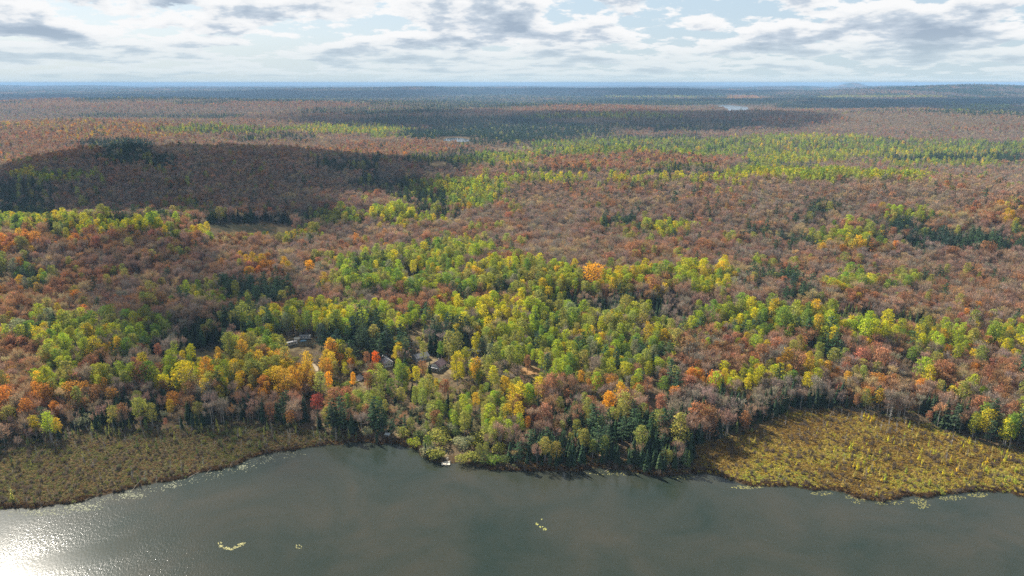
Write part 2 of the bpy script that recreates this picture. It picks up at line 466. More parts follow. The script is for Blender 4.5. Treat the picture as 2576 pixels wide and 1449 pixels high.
MAT_LEAF = leaf_material("leaves", 0.36)
MAT_NEEDLE = leaf_material("needles", 0.15)
MAT_TWIG = leaf_material("twigs", 0.25)
m, t = new_mat("bark")
s = t.n('ShaderNodeAttribute', attribute_type='GEOMETRY', attribute_name='shade')
tcn = t.n('ShaderNodeTexCoord')
nz = t.noise(tcn.outputs['Object'], 2.2, 4.0, 0.6)
c = t.mix(nz, (0.22, 0.20, 0.18), (0.50, 0.48, 0.44))
sv = t.n('ShaderNodeCombineXYZ')
for i in range(3):
    t.l(s.outputs['Fac'], sv.inputs[i])
c = t.vmath('MULTIPLY', c, sv.outputs[0]).outputs[0]
d = t.n('ShaderNodeBsdfDiffuse')
t.l(c, d.inputs['Color'])
o = t.n('ShaderNodeOutputMaterial')
t.l(d.outputs[0], o.inputs['Surface'])
MAT_BARK = m

# ------------------------------------------------------------------ ground sheet
ang = np.concatenate([np.arange(-180, -52, 4.0), np.arange(-52, 52.01, 0.25), np.arange(56, 180, 4.0)])
ang = np.radians(ang)
rad = np.concatenate([np.arange(10, 270, 26.0), np.arange(280, 640, 2.4), np.geomspace(646, 1500, 85), np.geomspace(1525, 50000, 150)])
A, R = np.meshgrid(ang, rad)
gx, gy = (np.sin(A) * R).ravel(), (np.cos(A) * R).ravel()
gz, gsd, gbog = terrain(gx, gy, True)
back = np.abs(A.ravel()) > math.radians(58)
gz = np.where(back & (gsd > 60), np.minimum(gz, 40), gz)
na, nr = len(ang), len(rad)
i0 = (np.arange(nr - 1)[:, None] * na + np.arange(na)[None, :]).ravel()
i1 = (np.arange(nr - 1)[:, None] * na + (np.arange(na) + 1)[None, :] % na).ravel()
faces = np.stack([i0, i1, i1 + na, i0 + na], 1)


def np_mesh(name, verts, faces, smooth=False, mats=(), fmat=None, shade=None):
    """mesh from arrays; faces is (n, k)"""
    me = bpy.data.meshes.new(name)
    verts = np.asarray(verts, np.float32); faces = np.asarray(faces, np.int32)
    nf, k = faces.shape
    me.vertices.add(len(verts)); me.vertices.foreach_set('co', verts.ravel())
    me.loops.add(nf * k); me.loops.foreach_set('vertex_index', faces.ravel())
    me.polygons.add(nf)
    me.polygons.foreach_set('loop_start', np.arange(0, nf * k, k, dtype=np.int32))
    me.polygons.foreach_set('loop_total', np.full(nf, k, np.int32))
    for mt in mats:
        me.materials.append(mt)
    if fmat is not None:
        me.polygons.foreach_set('material_index', np.asarray(fmat, np.int32))
    me.polygons.foreach_set('use_smooth', np.full(nf, smooth))
    if shade is not None:
        at = me.attributes.new('shade', 'FLOAT', 'FACE')
        at.data.foreach_set('value', np.asarray(shade, np.float32))
    me.update(calc_edges=True)
    return me


def link(name, me, parent=None, **props):
    o = bpy.data.objects.new(name, me)
    scene.collection.objects.link(o)
    if parent is not None:
        o.parent = parent
    for k, v in props.items():
        o[k] = v
    return o


me = np_mesh("ground", np.stack([gx, gy, gz], 1), faces[:, ::-1], True)
gpx, gpy = proj(gx, gy, gz)
infr = (gy > 100) & (gpx > -300) & (gpx < PW + 300)
gt = type_at(gpx, gpy)
col = np.zeros((len(gx), 4), np.float32); col[:, 3] = 1
col[:, :3] = (0.115, 0.085, 0.05)
far_avg = {'B': (.115, .085, .068), 'R': (.19, .10, .05), 'S': (.13, .09, .06), 'O': (.24, .12, .04), 'Y': (.16, .15, .04), 'G': (.08, .095, .03),
           'A': (.25, .15, .03), 'C': (.028, .042, .026), 'P': (.036, .055, .03), 'L': (.07, .08, .03), 'M': (.09, .075, .06), 'W': (.12, .12, .04), 'F': (.07, .062, .05), 'T': (.19, .125, .07), '.': (.17, .14, .07)}
gr = np.hypot(gx, gy)
wfar = sstep(3500, 8000, gr)
pat = fbm(gx / 420.0, gy / 1300.0, 77, 4)
pick = np.where(pat < 0.40, TYPES.index('C'), np.where(pat < 0.56, TYPES.index('B'), np.where(pat < 0.62, TYPES.index('R'), TYPES.index('P'))))
gt_far = np.where(gt == TYPES.index('F'), pick, gt)
avg = np.array([far_avg[c] for c in TYPES])
w = wfar[:, None]
col[:, :3] = col[:, :3] * (1 - w) + avg[gt_far] * w
op = (gt == TYPES.index('.')) & infr & (gr < 3500)
col[op, :3] = (0.20, 0.155, 0.085)
lawn = infr & (((gpx - 1085) / 34) ** 2 + ((gpy - 962) / 9) ** 2 < 1)
col[lawn, :3] = (0.12, 0.135, 0.045)
shaded_meadow = infr & (gt == TYPES.index('.')) & (gpx < 700)
col[shaded_meadow, :3] = (0.055, 0.053, 0.032)  # left meadows: olive ground painted darker, standing in for the shadow over them
lb = inside(left_bog, gx, gy); rb = inside(right_bog, gx, gy)
col[lb, :3] = (0.115, 0.085, 0.042)
col[rb, :3] = (0.19, 0.135, 0.04)
edge = (gsd < 7) & (gsd > -50)
col[edge, :3] = (0.075, 0.052, 0.03)
col[gsd < 0, :3] = (0.04, 0.035, 0.022)
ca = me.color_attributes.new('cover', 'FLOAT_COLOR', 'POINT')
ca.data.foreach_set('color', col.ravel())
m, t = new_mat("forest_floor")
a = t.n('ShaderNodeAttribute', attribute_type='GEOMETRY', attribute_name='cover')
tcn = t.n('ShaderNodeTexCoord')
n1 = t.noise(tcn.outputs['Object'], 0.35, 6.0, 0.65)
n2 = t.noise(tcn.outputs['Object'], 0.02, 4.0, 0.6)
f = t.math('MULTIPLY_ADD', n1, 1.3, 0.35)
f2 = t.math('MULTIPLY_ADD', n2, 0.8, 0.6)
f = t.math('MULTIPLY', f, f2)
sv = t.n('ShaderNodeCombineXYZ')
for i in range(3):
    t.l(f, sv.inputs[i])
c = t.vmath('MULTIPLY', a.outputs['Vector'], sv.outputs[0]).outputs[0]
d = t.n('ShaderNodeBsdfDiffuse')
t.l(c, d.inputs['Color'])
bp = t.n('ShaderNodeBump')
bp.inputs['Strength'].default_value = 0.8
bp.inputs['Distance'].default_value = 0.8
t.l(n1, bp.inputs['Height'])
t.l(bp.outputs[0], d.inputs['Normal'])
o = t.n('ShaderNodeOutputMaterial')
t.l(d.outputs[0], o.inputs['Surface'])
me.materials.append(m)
link("ground", me, kind='structure', label="rolling forest floor reaching from the lake shore to the horizon")

# ------------------------------------------------------------------ lake and ponds
m, t = new_mat("lake_water")
tcn = t.n('ShaderNodeTexCoord')
geo = tcn.outputs['Object']
mp = t.n('ShaderNodeMapping')
mp.inputs['Rotation'].default_value = (0, 0, math.radians(24))
mp.inputs['Scale'].default_value = (1.0, 0.45, 1.0)
t.l(geo, mp.inputs['Vector'])
w1 = t.noise(mp.outputs[0], 1.3, 3.0, 0.6, 0.2)
w2 = t.noise(geo, 4.0, 2.0, 0.6)
wind = t.noise(geo, 0.010, 3.0, 0.55, 0.6)
windf = t.ramp(wind, [(0.38, (0.22, 0.22, 0.22)), (0.58, (1, 1, 1))], 'EASE')
hgt = t.math('MULTIPLY_ADD', w2, 0.22, w1)
bp = t.n('ShaderNodeBump')
bp.inputs['Distance'].default_value = 0.10
t.l(t.math('MULTIPLY', windf, 0.7), bp.inputs['Strength'])
t.l(hgt, bp.inputs['Height'])
bed = t.noise(geo, 0.02, 4.0, 0.6, 0.5)
c = t.ramp(bed, [(0.30, (0.019, 0.029, 0.021)), (0.5, (0.032, 0.037, 0.027)), (0.70, (0.046, 0.044, 0.031))])
b = t.n('ShaderNodeBsdfPrincipled')
t.l(c, b.inputs['Base Color'])
b.inputs['IOR'].default_value = 1.33
b.inputs['Roughness'].default_value = 0.12
t.l(bp.outputs[0], b.inputs['Normal'])
o = t.n('ShaderNodeOutputMaterial')
t.l(b.outputs[0], o.inputs['Surface'])
MAT_WATER = m
lx, ly = [p[0] for p in lake_poly], [p[1] for p in lake_poly]
me = np_mesh("lake_water", [(-1300, -1000, 0), (1300, -1000, 0), (1300, 480, 0), (-1300, 480, 0)], [(0, 1, 2, 3)], mats=(MAT_WATER,))
link("lake_water", me, kind='structure', label="calm grey-green lake rippled by light wind")
m, t = new_mat("pond_water")
b = t.n('ShaderNodeBsdfPrincipled')
b.inputs['Base Color'].default_value = (0.03, 0.04, 0.045, 1)
b.inputs['IOR'].default_value = 1.33
b.inputs['Roughness'].default_value = 0.14
o = t.n('ShaderNodeOutputMaterial')
t.l(b.outputs[0], o.inputs['Surface'])
for p, pz, lab in zip(ponds, POND_Z, ("narrow pale pond among the dark spruces", "bright distant lake between the rust coloured hills")):
    cxp = sum(q[0] for q in p) / len(p); cyp = sum(q[1] for q in p) / len(p)
    me = bpy.data.meshes.new("pond_water")
    me.from_pydata([(cxp + (q[0] - cxp) * 1.12, cyp + (q[1] - cyp) * 1.06, pz) for q in p], [], [list(range(len(p)))])
    me.materials.append(m)
    link("pond_water", me, kind='structure', label=lab)

# ------------------------------------------------------------------ haze and the clouds overhead that shade the land
me = bpy.data.meshes.new("haze")
X0, Z0, Z1 = 51500.0, -5.0, 216.0
me.from_pydata([(-X0, -X0, Z0), (X0, -X0, Z0), (X0, X0, Z0), (-X0, X0, Z0), (-X0, -X0, Z1), (X0, -X0, Z1), (X0, X0, Z1), (-X0, X0, Z1)], [],
               [(0, 3, 2, 1), (4, 5, 6, 7), (0, 1, 5, 4), (1, 2, 6, 5), (2, 3, 7, 6), (3, 0, 4, 7)])
m, t = new_mat("haze_air")
v = t.n('ShaderNodeVolumePrincipled')
v.inputs['Color'].default_value = (0.37, 0.62, 0.95, 1)
v.inputs['Density'].default_value = 5.2e-5
v.inputs['Anisotropy'].default_value = 0.0
o = t.n('ShaderNodeOutputMaterial')
t.l(v.outputs[0], o.inputs['Volume'])
me.materials.append(m)
link("haze", me, kind='stuff', label="thin blue autumn haze over the forest")

import bmesh
CLOUD_H = 2400.0
m, t = new_mat("cloud_vapour")
v = t.n('ShaderNodeVolumePrincipled')
v.inputs['Color'].default_value = (0.97, 0.98, 1.0, 1)
v.inputs['Density'].default_value = 0.0052
o = t.n('ShaderNodeOutputMaterial')
t.l(v.outputs[0], o.inputs['Volume'])
MAT_CLOUD = m
CLOUDS = [  # where the shadow falls (survey point), half widths across / along, thickness
    (620, 452, 450, 390, 260), (610, 562, 130, 60, 120), (130, 525, 150, 110, 150), (410, 715, 110, 75, 120), (420, 858, 48, 34, 110),     (1660, 312, 620, 520, 240), (2380, 279, 900, 900, 260), (480, 243, 4200, 2600, 300), (1020, 305, 700, 600, 160), (1500, 236, 3000, 2600, 260),  # small ones over left slope, valley and hollow added to darken them
    (2200, 258, 2400, 1200, 240),
]
for k, (a, b_, rx, ry, th) in enumerate(CLOUDS):
    x0, y0 = G(a, b_, 20.0)
    off = CLOUD_H / sun_dir[2]
    c0 = np.array([x0, y0, 20.0]) + sun_dir * off
    bm = bmesh.new()
    bmesh.ops.create_icosphere(bm, subdivisions=5, radius=1.0)
    vs = np.array([q.co[:] for q in bm.verts])
    nn = fbm(vs[:, 0] * 2.1 + k * 7, vs[:, 1] * 2.1 + vs[:, 2] * 1.3, 60 + k, 4) - 0.5
    n2_ = fbm(vs[:, 0] * 5.0 + k * 3, vs[:, 1] * 5.0 + vs[:, 2] * 3.0, 90 + k, 3) - 0.5
    sc = 1 + nn * 1.1 + n2_ * 0.45
    vs = vs * sc[:, None]
    vs[:, 2] = np.where(vs[:, 2] < 0, vs[:, 2] * 0.35, vs[:, 2])
    vs = vs * np.array([rx, ry, th])
    for q, p in zip(bm.verts, vs):
        q.co = p
    me = bpy.data.meshes.new("cloud")
    bm.to_mesh(me); bm.free()
    me.materials.append(MAT_CLOUD)
    o = link("cloud", me, kind='stuff', label="flat based cumulus cloud out of view above, shading the forest")
    o.location = tuple(c0)

# ------------------------------------------------------------------ tree shapes
def cards(cen, nrm, w, h, rg):
    """leaf clumps: one small four-sided leaf face per centre, lying across its normal"""
    n = len(cen)
    nrm = nrm / (np.linalg.norm(nrm, axis=1, keepdims=True) + 1e-9)
    rv = rg.normal(size=(n, 3))
    u = np.cross(nrm, rv); u /= np.linalg.norm(u, axis=1, keepdims=True) + 1e-9
    v = np.cross(nrm, u)
    w = np.broadcast_to(w, n)[:, None] * 0.5; h = np.broadcast_to(h, n)[:, None] * 0.5
    k = rg.uniform(0.45, 1.0, (n, 4))[:, :, None]
    P = np.stack([cen - u * w * k[:, 0], cen - v * h * k[:, 1], cen + u * w * k[:, 2], cen + v * h * k[:, 3]], 1)
    return P.reshape(-1, 3), np.arange(n * 4).reshape(n, 4)


def strips(a, b, w, rg, taper=0.35):
    """thin flat twigs from a to b"""
    n = len(a)
    d = b - a
    u = np.cross(d, rg.normal(size=(n, 3))); u /= np.linalg.norm(u, axis=1, keepdims=True) + 1e-9
    w = np.broadcast_to(w, n)[:, None] * 0.5
    P = np.stack([a - u * w, a + u * w, b + u * w * taper, b - u * w * taper], 1)
    return P.reshape(-1, 3), np.arange(n * 4).reshape(n, 4)


def tube(pts, rads, sides=5):
    pts = np.asarray(pts, float)
    V, F = [], []
    for i, (p, r) in enumerate(zip(pts, rads)):
        for k in range(sides):
            an = 2 * math.pi * k / sides
            V.append(p + np.array([math.cos(an) * r, math.sin(an) * r, 0]))
    for i in range(len(pts) - 1):
        for k in range(sides):
            F.append((i * sides + k, i * sides + (k + 1) % sides, (i + 1) * sides + (k + 1) % sides, (i + 1) * sides + k))
    return np.array(V), np.array(F)


class Part:
    def __init__(self):
        self.v, self.f, self.s, self.n = [], [], [], 0

    def add(self, V, F, shade):
        self.v.append(V); self.f.append(F + self.n); self.n += len(V)
        self.s.append(np.broadcast_to(shade, len(F)).astype(float))

    def get(self):
        return np.concatenate(self.v), np.concatenate(self.f), np.concatenate(self.s)


def on_sphere(n, rg):
    v = rg.normal(size=(n, 3))
    return v / np.linalg.norm(v, axis=1, keepdims=True)


def leafy(rg, h, w, base, nlobe, ncard, size, dome, bark, top_bias=0.5):
    """broadleaf: lobed crown of leaf clumps on a forked trunk. dome 0 = tall oval, 1 = broad dome"""
    crown, trunk = Part(), Part()
    cz0, cz1 = base * h, h
    lobes = []
    for k in range(nlobe):
        tt = (k + rg.uniform(0, 1)) / nlobe
        zz = cz0 + (cz1 - cz0) * (tt ** (0.75 if dome > 0.5 else 0.95))
        u = (zz - cz0) / (cz1 - cz0)
        prof = math.sqrt(max(0.03, 1 - (abs(u - (0.42 if dome > 0.5 else 0.36)) / 0.64) ** 2))
        an = k * 2.4 + rg.uniform(-0.5, 0.5)
        rr = w * 0.5 * prof * rg.uniform(0.35, 0.72)
        rl = w * rg.uniform(0.16, 0.27) * (0.75 + 0.35 * prof)
        lobes.append((np.array([math.cos(an) * rr, math.sin(an) * rr, min(zz, h - rl * 0.6)]), rl))
    lobes.append((np.array([rg.uniform(-.3, .3), rg.uniform(-.3, .3), h - w * 0.14]), w * 0.17))
    tot = sum(r * r for _, r in lobes)
    for c, r in lobes:
        n = max(6, int(ncard * r * r / tot))
        d = on_sphere(n, rg)
        d[:, 2] = np.where(rg.uniform(size=n) < top_bias * 0.6, np.abs(d[:, 2]), d[:, 2])
        d /= np.linalg.norm(d, axis=1, keepdims=True)
        cen = c + d * r * rg.uniform(0.55, 1.12, (n, 1)) * np.array([1, 1, 0.92])
        nm = d + rg.normal(size=(n, 3)) * 0.55
        sz = size * rg.uniform(0.6, 1.35, n)
        V, F = cards(cen, nm, sz, sz * rg.uniform(0.7, 1.1, n), rg)
        crown.add(V, F, rg.uniform(0.82, 1.18) * rg.uniform(0.72, 1.25, n))
    r0 = 0.012 * h + 0.03
    bend = rg.uniform(-0.3, 0.3, 2)
    pts = [(0, 0, -0.6), (bend[0] * 0.3, bend[1] * 0.3, h * 0.3), (bend[0], bend[1], h * 0.62), (bend[0] * 1.4, bend[1] * 1.4, h * 0.92)]
    V, F = tube(pts, [r0 * 1.25, r0 * 0.9, r0 * 0.55, r0 * 0.15])
    trunk.add(V, F, bark)
    for c, r in lobes[::2]:
        z1 = max(c[2] - r * 0.8 - w * 0.18, h * 0.22)
        V, F = tube([(bend[0] * z1 / h, bend[1] * z1 / h, z1), c * np.array([0.5, 0.5, 0]) + np.array([0, 0, (z1 + c[2]) / 2]), c], [r0 * 0.45, r0 * 0.3, r0 * 0.1], 4)
        trunk.add(V, F, bark)
    return crown, trunk


def bare(rg, h, w, ntwig, tw, nleaf, lsize, bark):
    """leafless hardwood: limbs and a haze of fine twigs with a few leaves left on"""
    crown, trunk = Part(), Part()
    r0 = 0.011 * h + 0.03
    pts = [(0, 0, -0.6), (rg.uniform(-.2, .2), rg.uniform(-.2, .2), h * 0.35), (rg.uniform(-.4, .4), rg.uniform(-.4, .4), h * 0.7), (0, 0, h * 0.95)]
    V, F = tube(pts, [r0 * 1.2, r0 * 0.9, r0 * 0.5, r0 * 0.12])
    trunk.add(V, F, bark)
    ends = []
    for k in range(9):
        an = k * 2.4 + rg.uniform(-.4, .4)
        z0 = h * rg.uniform(0.32, 0.68)
        rr = w * 0.5 * rg.uniform(0.45, 0.85)
        e = np.array([math.cos(an) * rr, math.sin(an) * rr, min(h * 0.96, z0 + h * rg.uniform(0.16, 0.34))])
        mid = np.array([math.cos(an) * rr * 0.55, math.sin(an) * rr * 0.55, z0 * 0.4 + e[2] * 0.6 - 0.4])
        V, F = tube([(0, 0, z0), mid, e], [r0 * 0.45, r0 * 0.3, r0 * 0.1], 3)
        trunk.add(V, F, bark)
        ends += [e, mid * 0.4 + e * 0.6]
    ends.append(np.array([0, 0, h * 0.93])); ends = np.array(ends)
    a = ends[rg.integers(0, len(ends), ntwig)] + rg.normal(size=(ntwig, 3)) * w * 0.075
    out = a - np.array([0, 0, h * 0.45]); out /= np.linalg.norm(out, axis=1, keepdims=True) + 1e-9
    d = out + rg.normal(size=(ntwig, 3)) * 0.5 + np.array([0, 0, 0.45])
    b = a + d / np.linalg.norm(d, axis=1, keepdims=True) * (rg.uniform(0.5, 1.0, (ntwig, 1)) * w * 0.24)
    V, F = strips(a, b, tw * rg.uniform(0.6, 1.3, ntwig), rg)
    crown.add(V, F, rg.uniform(0.7, 1.25, ntwig))
    if nleaf:
        k = rg.integers(0, ntwig, nleaf)
        cen = b[k] + rg.normal(size=(nleaf, 3)) * 0.25
        V, F = cards(cen, out[k] + rg.normal(size=(nleaf, 3)) * 0.7, lsize, lsize, rg)
        crown.add(V, F, rg.uniform(0.9, 1.5, nleaf))
    return crown, trunk


def conifer(rg, h, w, layers, per, cw_, droop, base, bark, gappy=0.1, power=1.0, jag=0.25):
    """spruce or larch: whorls of drooping boughs round a straight trunk"""
    crown, trunk = Part(), Part()
    z = np.linspace(base * h, h * 0.985, layers)
    cen, a_, b_, ww, ss = [], [], [], [], []
    for zz in z:
        u = (zz - base * h) / (h * (1 - base))
        R_ = w * 0.5 * ((1 - u) ** power) * (0.55 + 0.45 * min(1, u * 7)) + 0.10
        ls = rg.uniform(0.8, 1.2)
        for k in range(per):
            if rg.uniform() < gappy:
                continue
            an = rg.uniform(0, 2 * math.pi)
            rr = R_ * rg.uniform(1 - jag, 1 + jag * 0.6)
            d = np.array([math.cos(an), math.sin(an), 0])
            a_.append(d * 0.05 + np.array([0, 0, zz + rr * 0.10]))
            b_.append(d * rr + np.array([0, 0, zz - droop * rr + rg.uniform(-.1, .1)]))
            ww.append(min(cw_, rr * 0.95) * rg.uniform(0.7, 1.2)); ss.append(ls * rg.uniform(0.75, 1.25))
    a_, b_ = np.array(a_), np.array(b_)
    n = len(a_)
    d = b_ - a_
    side = np.cross(d, np.array([0, 0, 1.0])); side /= np.linalg.norm(side, axis=1, keepdims=True) + 1e-9
    tilt = rg.normal(0, 0.35, (n, 1))
    u = side * np.cos(tilt) + np.array([0, 0, 1.0]) * np.sin(tilt)
    w_ = np.array(ww)[:, None] * 0.5
    m1 = a_ + d * 0.6
    P = np.stack([a_, m1 - u * w_, b_, m1 + u * w_], 1).reshape(-1, 3)
    crown.add(P, np.arange(n * 4).reshape(n, 4), np.array(ss))
    V, F = strips(np.array([[0, 0, h * 0.9]] * 3), np.array([[0, 0, h + 0.25]] * 3), 0.25, rg)
    crown.add(V, F, 1.0)
    r0 = 0.010 * h + 0.03
    V, F = tube([(0, 0, -0.6), (0, 0, h * 0.5), (0, 0, h * 0.97)], [r0, r0 * 0.6, 0.03], 5)
    trunk.add(V, F, bark)
    return crown, trunk


def pine(rg, h, w, nbr, bark, size=0.85):
    """white pine: uneven plates of upswept needle tufts on long boughs"""
    crown, trunk = Part(), Part()
    r0 = 0.012 * h + 0.04
    V, F = tube([(0, 0, -0.6), (0.1, 0, h * 0.45), (0, 0.1, h * 0.97)], [r0, r0 * 0.65, 0.05], 5)
    trunk.add(V, F, bark)
    for k in range(nbr):
        u = (k + rg.uniform(0, 1)) / nbr
        zz = h * (0.22 + 0.76 * u)
        R_ = w * 0.5 * (1 - 0.78 * u ** 1.5) * rg.uniform(0.55, 1.15)
        an = k * 2.4 + rg.uniform(-.5, .5)
        d = np.array([math.cos(an), math.sin(an), 0.0])
        tip = d * R_ + np.array([0, 0, zz + R_ * 0.18])
        V, F = tube([(0, 0, zz - 0.2), tip * 0.98], [r0 * 0.28, 0.03], 3)
        trunk.add(V, F, bark)
        n = int(7 + R_ * 5)
        tt = rg.uniform(0.3, 1.05, (n, 1))
        cen = np.array([0, 0, zz]) + (tip - np.array([0, 0, zz])) * tt + rg.normal(size=(n, 3)) * np.array([0.42, 0.42, 0.2]) * (0.5 + R_ * 0.16)
        nm = np.array([0, 0, 1.0]) + d * 0.25 + rg.normal(size=(n, 3)) * 0.45
        sz = size * rg.uniform(0.7, 1.3, n)
        V, F = cards(cen, nm, sz, sz * 0.8, rg)
        crown.add(V, F, rg.uniform(0.8, 1.2) * rg.uniform(0.75, 1.25, n))
    return crown, trunk


def snag(rg, h, bark):
    """dead standing tree: grey pole with broken stubs"""
    crown, trunk = Part(), Part()
    lean = rg.uniform(-0.05, 0.05, 2) * h
    V, F = tube([(0, 0, -0.5), (lean[0] * .4, lean[1] * .4, h * .5), (lean[0], lean[1], h)], [0.13, 0.10, 0.035], 5)
    trunk.add(V, F, bark)
    n = 26
    tt = rg.uniform(0.3, 0.98, n)
    a = np.stack([lean[0] * tt, lean[1] * tt, h * tt], 1)
    an = rg.uniform(0, 6.28, n)
    L = (1.1 - tt) * h * 0.17 + 0.25
    b = a + np.stack([np.cos(an) * L, np.sin(an) * L, rg.uniform(-0.25, 0.3, n) * L], 1)
    V, F = strips(a, b, 0.09, rg)
    crown.add(V, F, rg.uniform(0.7, 1.2, n))
    return crown, trunk


def shrub(rg, h, w, ncard, size, bark):
    crown, trunk = Part(), Part()
    lob = 7
    for k in range(lob):
        an = k * 2.4 + rg.uniform(-.4, .4)
        rr = w * 0.5 * rg.uniform(0.15, 0.62)
        rl = w * rg.uniform(0.2, 0.3)
        c = np.array([math.cos(an) * rr, math.sin(an) * rr, h * rg.uniform(0.35, 0.72)])
        n = ncard // lob
        d = on_sphere(n, rg); d[:, 2] = np.where(rg.uniform(size=n) < 0.5, np.abs(d[:, 2]), d[:, 2])
        cen = c + d * np.array([rl, rl, min(rl, h * 0.4)]) * rg.uniform(0.6, 1.1, (n, 1))
        cen[:, 2] = np.maximum(cen[:, 2], 0.1)
        V, F = cards(cen, d + rg.normal(size=(n, 3)) * 0.6, size, size * 0.9, rg)
        crown.add(V, F, rg.uniform(0.85, 1.15) * rg.uniform(0.72, 1.25, n))
        V, F = tube([(0, 0, -0.3), c * 0.6, c], [0.06, 0.04, 0.02], 3)
        trunk.add(V, F, bark)
    return crown, trunk


# species: name, reference height, builder for near and far shapes
SPECIES = ['aspen_tree', 'maple_tree', 'bare_tree', 'spruce_tree', 'pine_tree', 'larch_tree', 'willow_shrub', 'dead_tree', 'young_larch']
REF_H = [16.0, 13.5, 13.5, 12.0, 16.0, 11.0, 4.0, 8.0, 4.0]
GROW = np.array([1.10, 1.12, 1.04, 1.2, 1.2, 1.15, 1.1, 1.0, 1.0])     # this wood is well grown
LEAF_MAT = [MAT_LEAF, MAT_LEAF, MAT_TWIG, MAT_NEEDLE, MAT_NEEDLE, MAT_NEEDLE, MAT_LEAF, MAT_TWIG, MAT_LEAF]
NVAR = 8


def make_shape(sp_, rg, lod):
    if sp_ == 0:
        return leafy(rg, 16, rg.uniform(5.6, 7.6), rg.uniform(0.26, 0.36), 20, 1000 if lod == 0 else 200, 0.72 if lod == 0 else 1.55, 0.0, 0.95)
    if sp_ == 1:
        return leafy(rg, 13.5, rg.uniform(6.8, 8.8), rg.uniform(0.2, 0.3), 18, 1000 if lod == 0 else 200, 0.72 if lod == 0 else 1.6, 1.0, 0.55)
    if sp_ == 2:
        return bare(rg, 13.5, rg.uniform(6.2, 8.2), 420 if lod == 0 else 120, 0.14 if lod == 0 else 0.36, 130 if lod == 0 else 45, 0.5 if lod == 0 else 0.9, 0.8)
    if sp_ == 3:
        return conifer(rg, 12, rg.uniform(3.4, 4.6), 34 if lod == 0 else 14, 9 if lod == 0 else 6, 0.9 if lod == 0 else 1.6, 0.42, 0.04, 0.35)
    if sp_ == 4:
        return pine(rg, 16, rg.uniform(6.4, 8.4), 34 if lod == 0 else 15, 0.4, 0.9 if lod == 0 else 1.7)
    if sp_ == 5:
        return conifer(rg, 11, rg.uniform(2.6, 3.6), 28 if lod == 0 else 12, 7 if lod == 0 else 5, 0.65 if lod == 0 else 1.3, 0.15, 0.1, 0.45, 0.25, 0.85)
    if sp_ == 6:
        return shrub(rg, 4, rg.uniform(5.0, 6.6), 520 if lod == 0 else 120, 0.55 if lod == 0 else 1.1, 0.4)
    if sp_ == 7:
        return snag(rg, 8, 0.85)
    return conifer(rg, 4, rg.uniform(1.3, 1.9), 14, 6, 0.42, 0.05, 0.12, 0.5, 0.25, 0.9)


def joined_mesh(name, crown, trunk, mat):
    V1, F1, S1 = crown.get(); V2, F2, S2 = trunk.get()
    return np_mesh(name, np.concatenate([V1, V2]), np.concatenate([F1, F2 + len(V1)]), False, (mat, MAT_BARK),
                   np.concatenate([np.zeros(len(F1)), np.ones(len(F2))]), np.concatenate([S1, S2]))


shapes = {}                      # (species, variant) -> crown mesh, trunk mesh
protos = bpy.data.collections.new("forest_sources")      # stays unlinked: only the forest masses draw from it
proto_index = {}
for s_ in range(9):
    for v_ in range(NVAR):
        rg = np.random.default_rng(100 + s_ * 10 + v_)
        c_, t_ = make_shape(s_, rg, 0)
        V, F, S = c_.get(); cm = np_mesh(SPECIES[s_] + "_crown", V, F, False, (LEAF_MAT[s_],), None, S)
        V, F, S = t_.get(); tm = np_mesh(SPECIES[s_] + "_trunk", V, F, False, (MAT_BARK,), None, S)
        shapes[s_, v_] = (cm, tm)
        for lod in (0, 1):
            if lod:
                if s_ >= 7 or v_ > 2:
                    continue
                c_, t_ = make_shape(s_, np.random.default_rng(500 + s_ * 10 + v_), 1)
            nm = "source_%03d" % len(proto_index)
            proto_index[s_, v_, lod] = len(proto_index)
            protos.objects.link(bpy.data.objects.new(nm, joined_mesh(nm, c_, t_, LEAF_MAT[s_])))
# low bog cover: tufts of leatherleaf and sedge
for v_ in range(3):
    rg = np.random.default_rng(900 + v_)
    pc = Part()
    n = 60
    d = on_sphere(n, rg); d[:, 2] = np.abs(d[:, 2])
    cen = d * np.array([0.75, 0.75, 0.55]) * rg.uniform(0.4, 1.0, (n, 1))
    V, F = cards(cen, d + rg.normal(size=(n, 3)) * 0.6, 0.42, 0.3, rg)
    pc.add(V, F, rg.uniform(0.8, 1.2, n))
    V, F, S = pc.get()
    nm = "source_%03d" % len(proto_index)
    proto_index['tuft', v_] = len(proto_index)
    protos.objects.link(bpy.data.objects.new(nm, np_mesh(nm, V, F, False, (MAT_LEAF,), None, S)))
for v_ in range(2):
    rg = np.random.default_rng(950 + v_)
    pc = Part()
    n = 46
    a = np.stack([rg.normal(0, .28, n), rg.normal(0, .28, n), np.zeros(n)], 1)
    b = a + np.stack([rg.normal(0, .3, n), rg.normal(0, .3, n), rg.uniform(0.7, 1.5, n)], 1)
    V, F = strips(a, b, 0.09, rg)
    pc.add(V, F, rg.uniform(0.7, 1.3, n))
    V, F, S = pc.get()
    nm = "source_%03d" % len(proto_index)
    proto_index['stem', v_] = len(proto_index)
    protos.objects.link(bpy.data.objects.new(nm, np_mesh(nm, V, F, False, (MAT_TWIG,), None, S)))

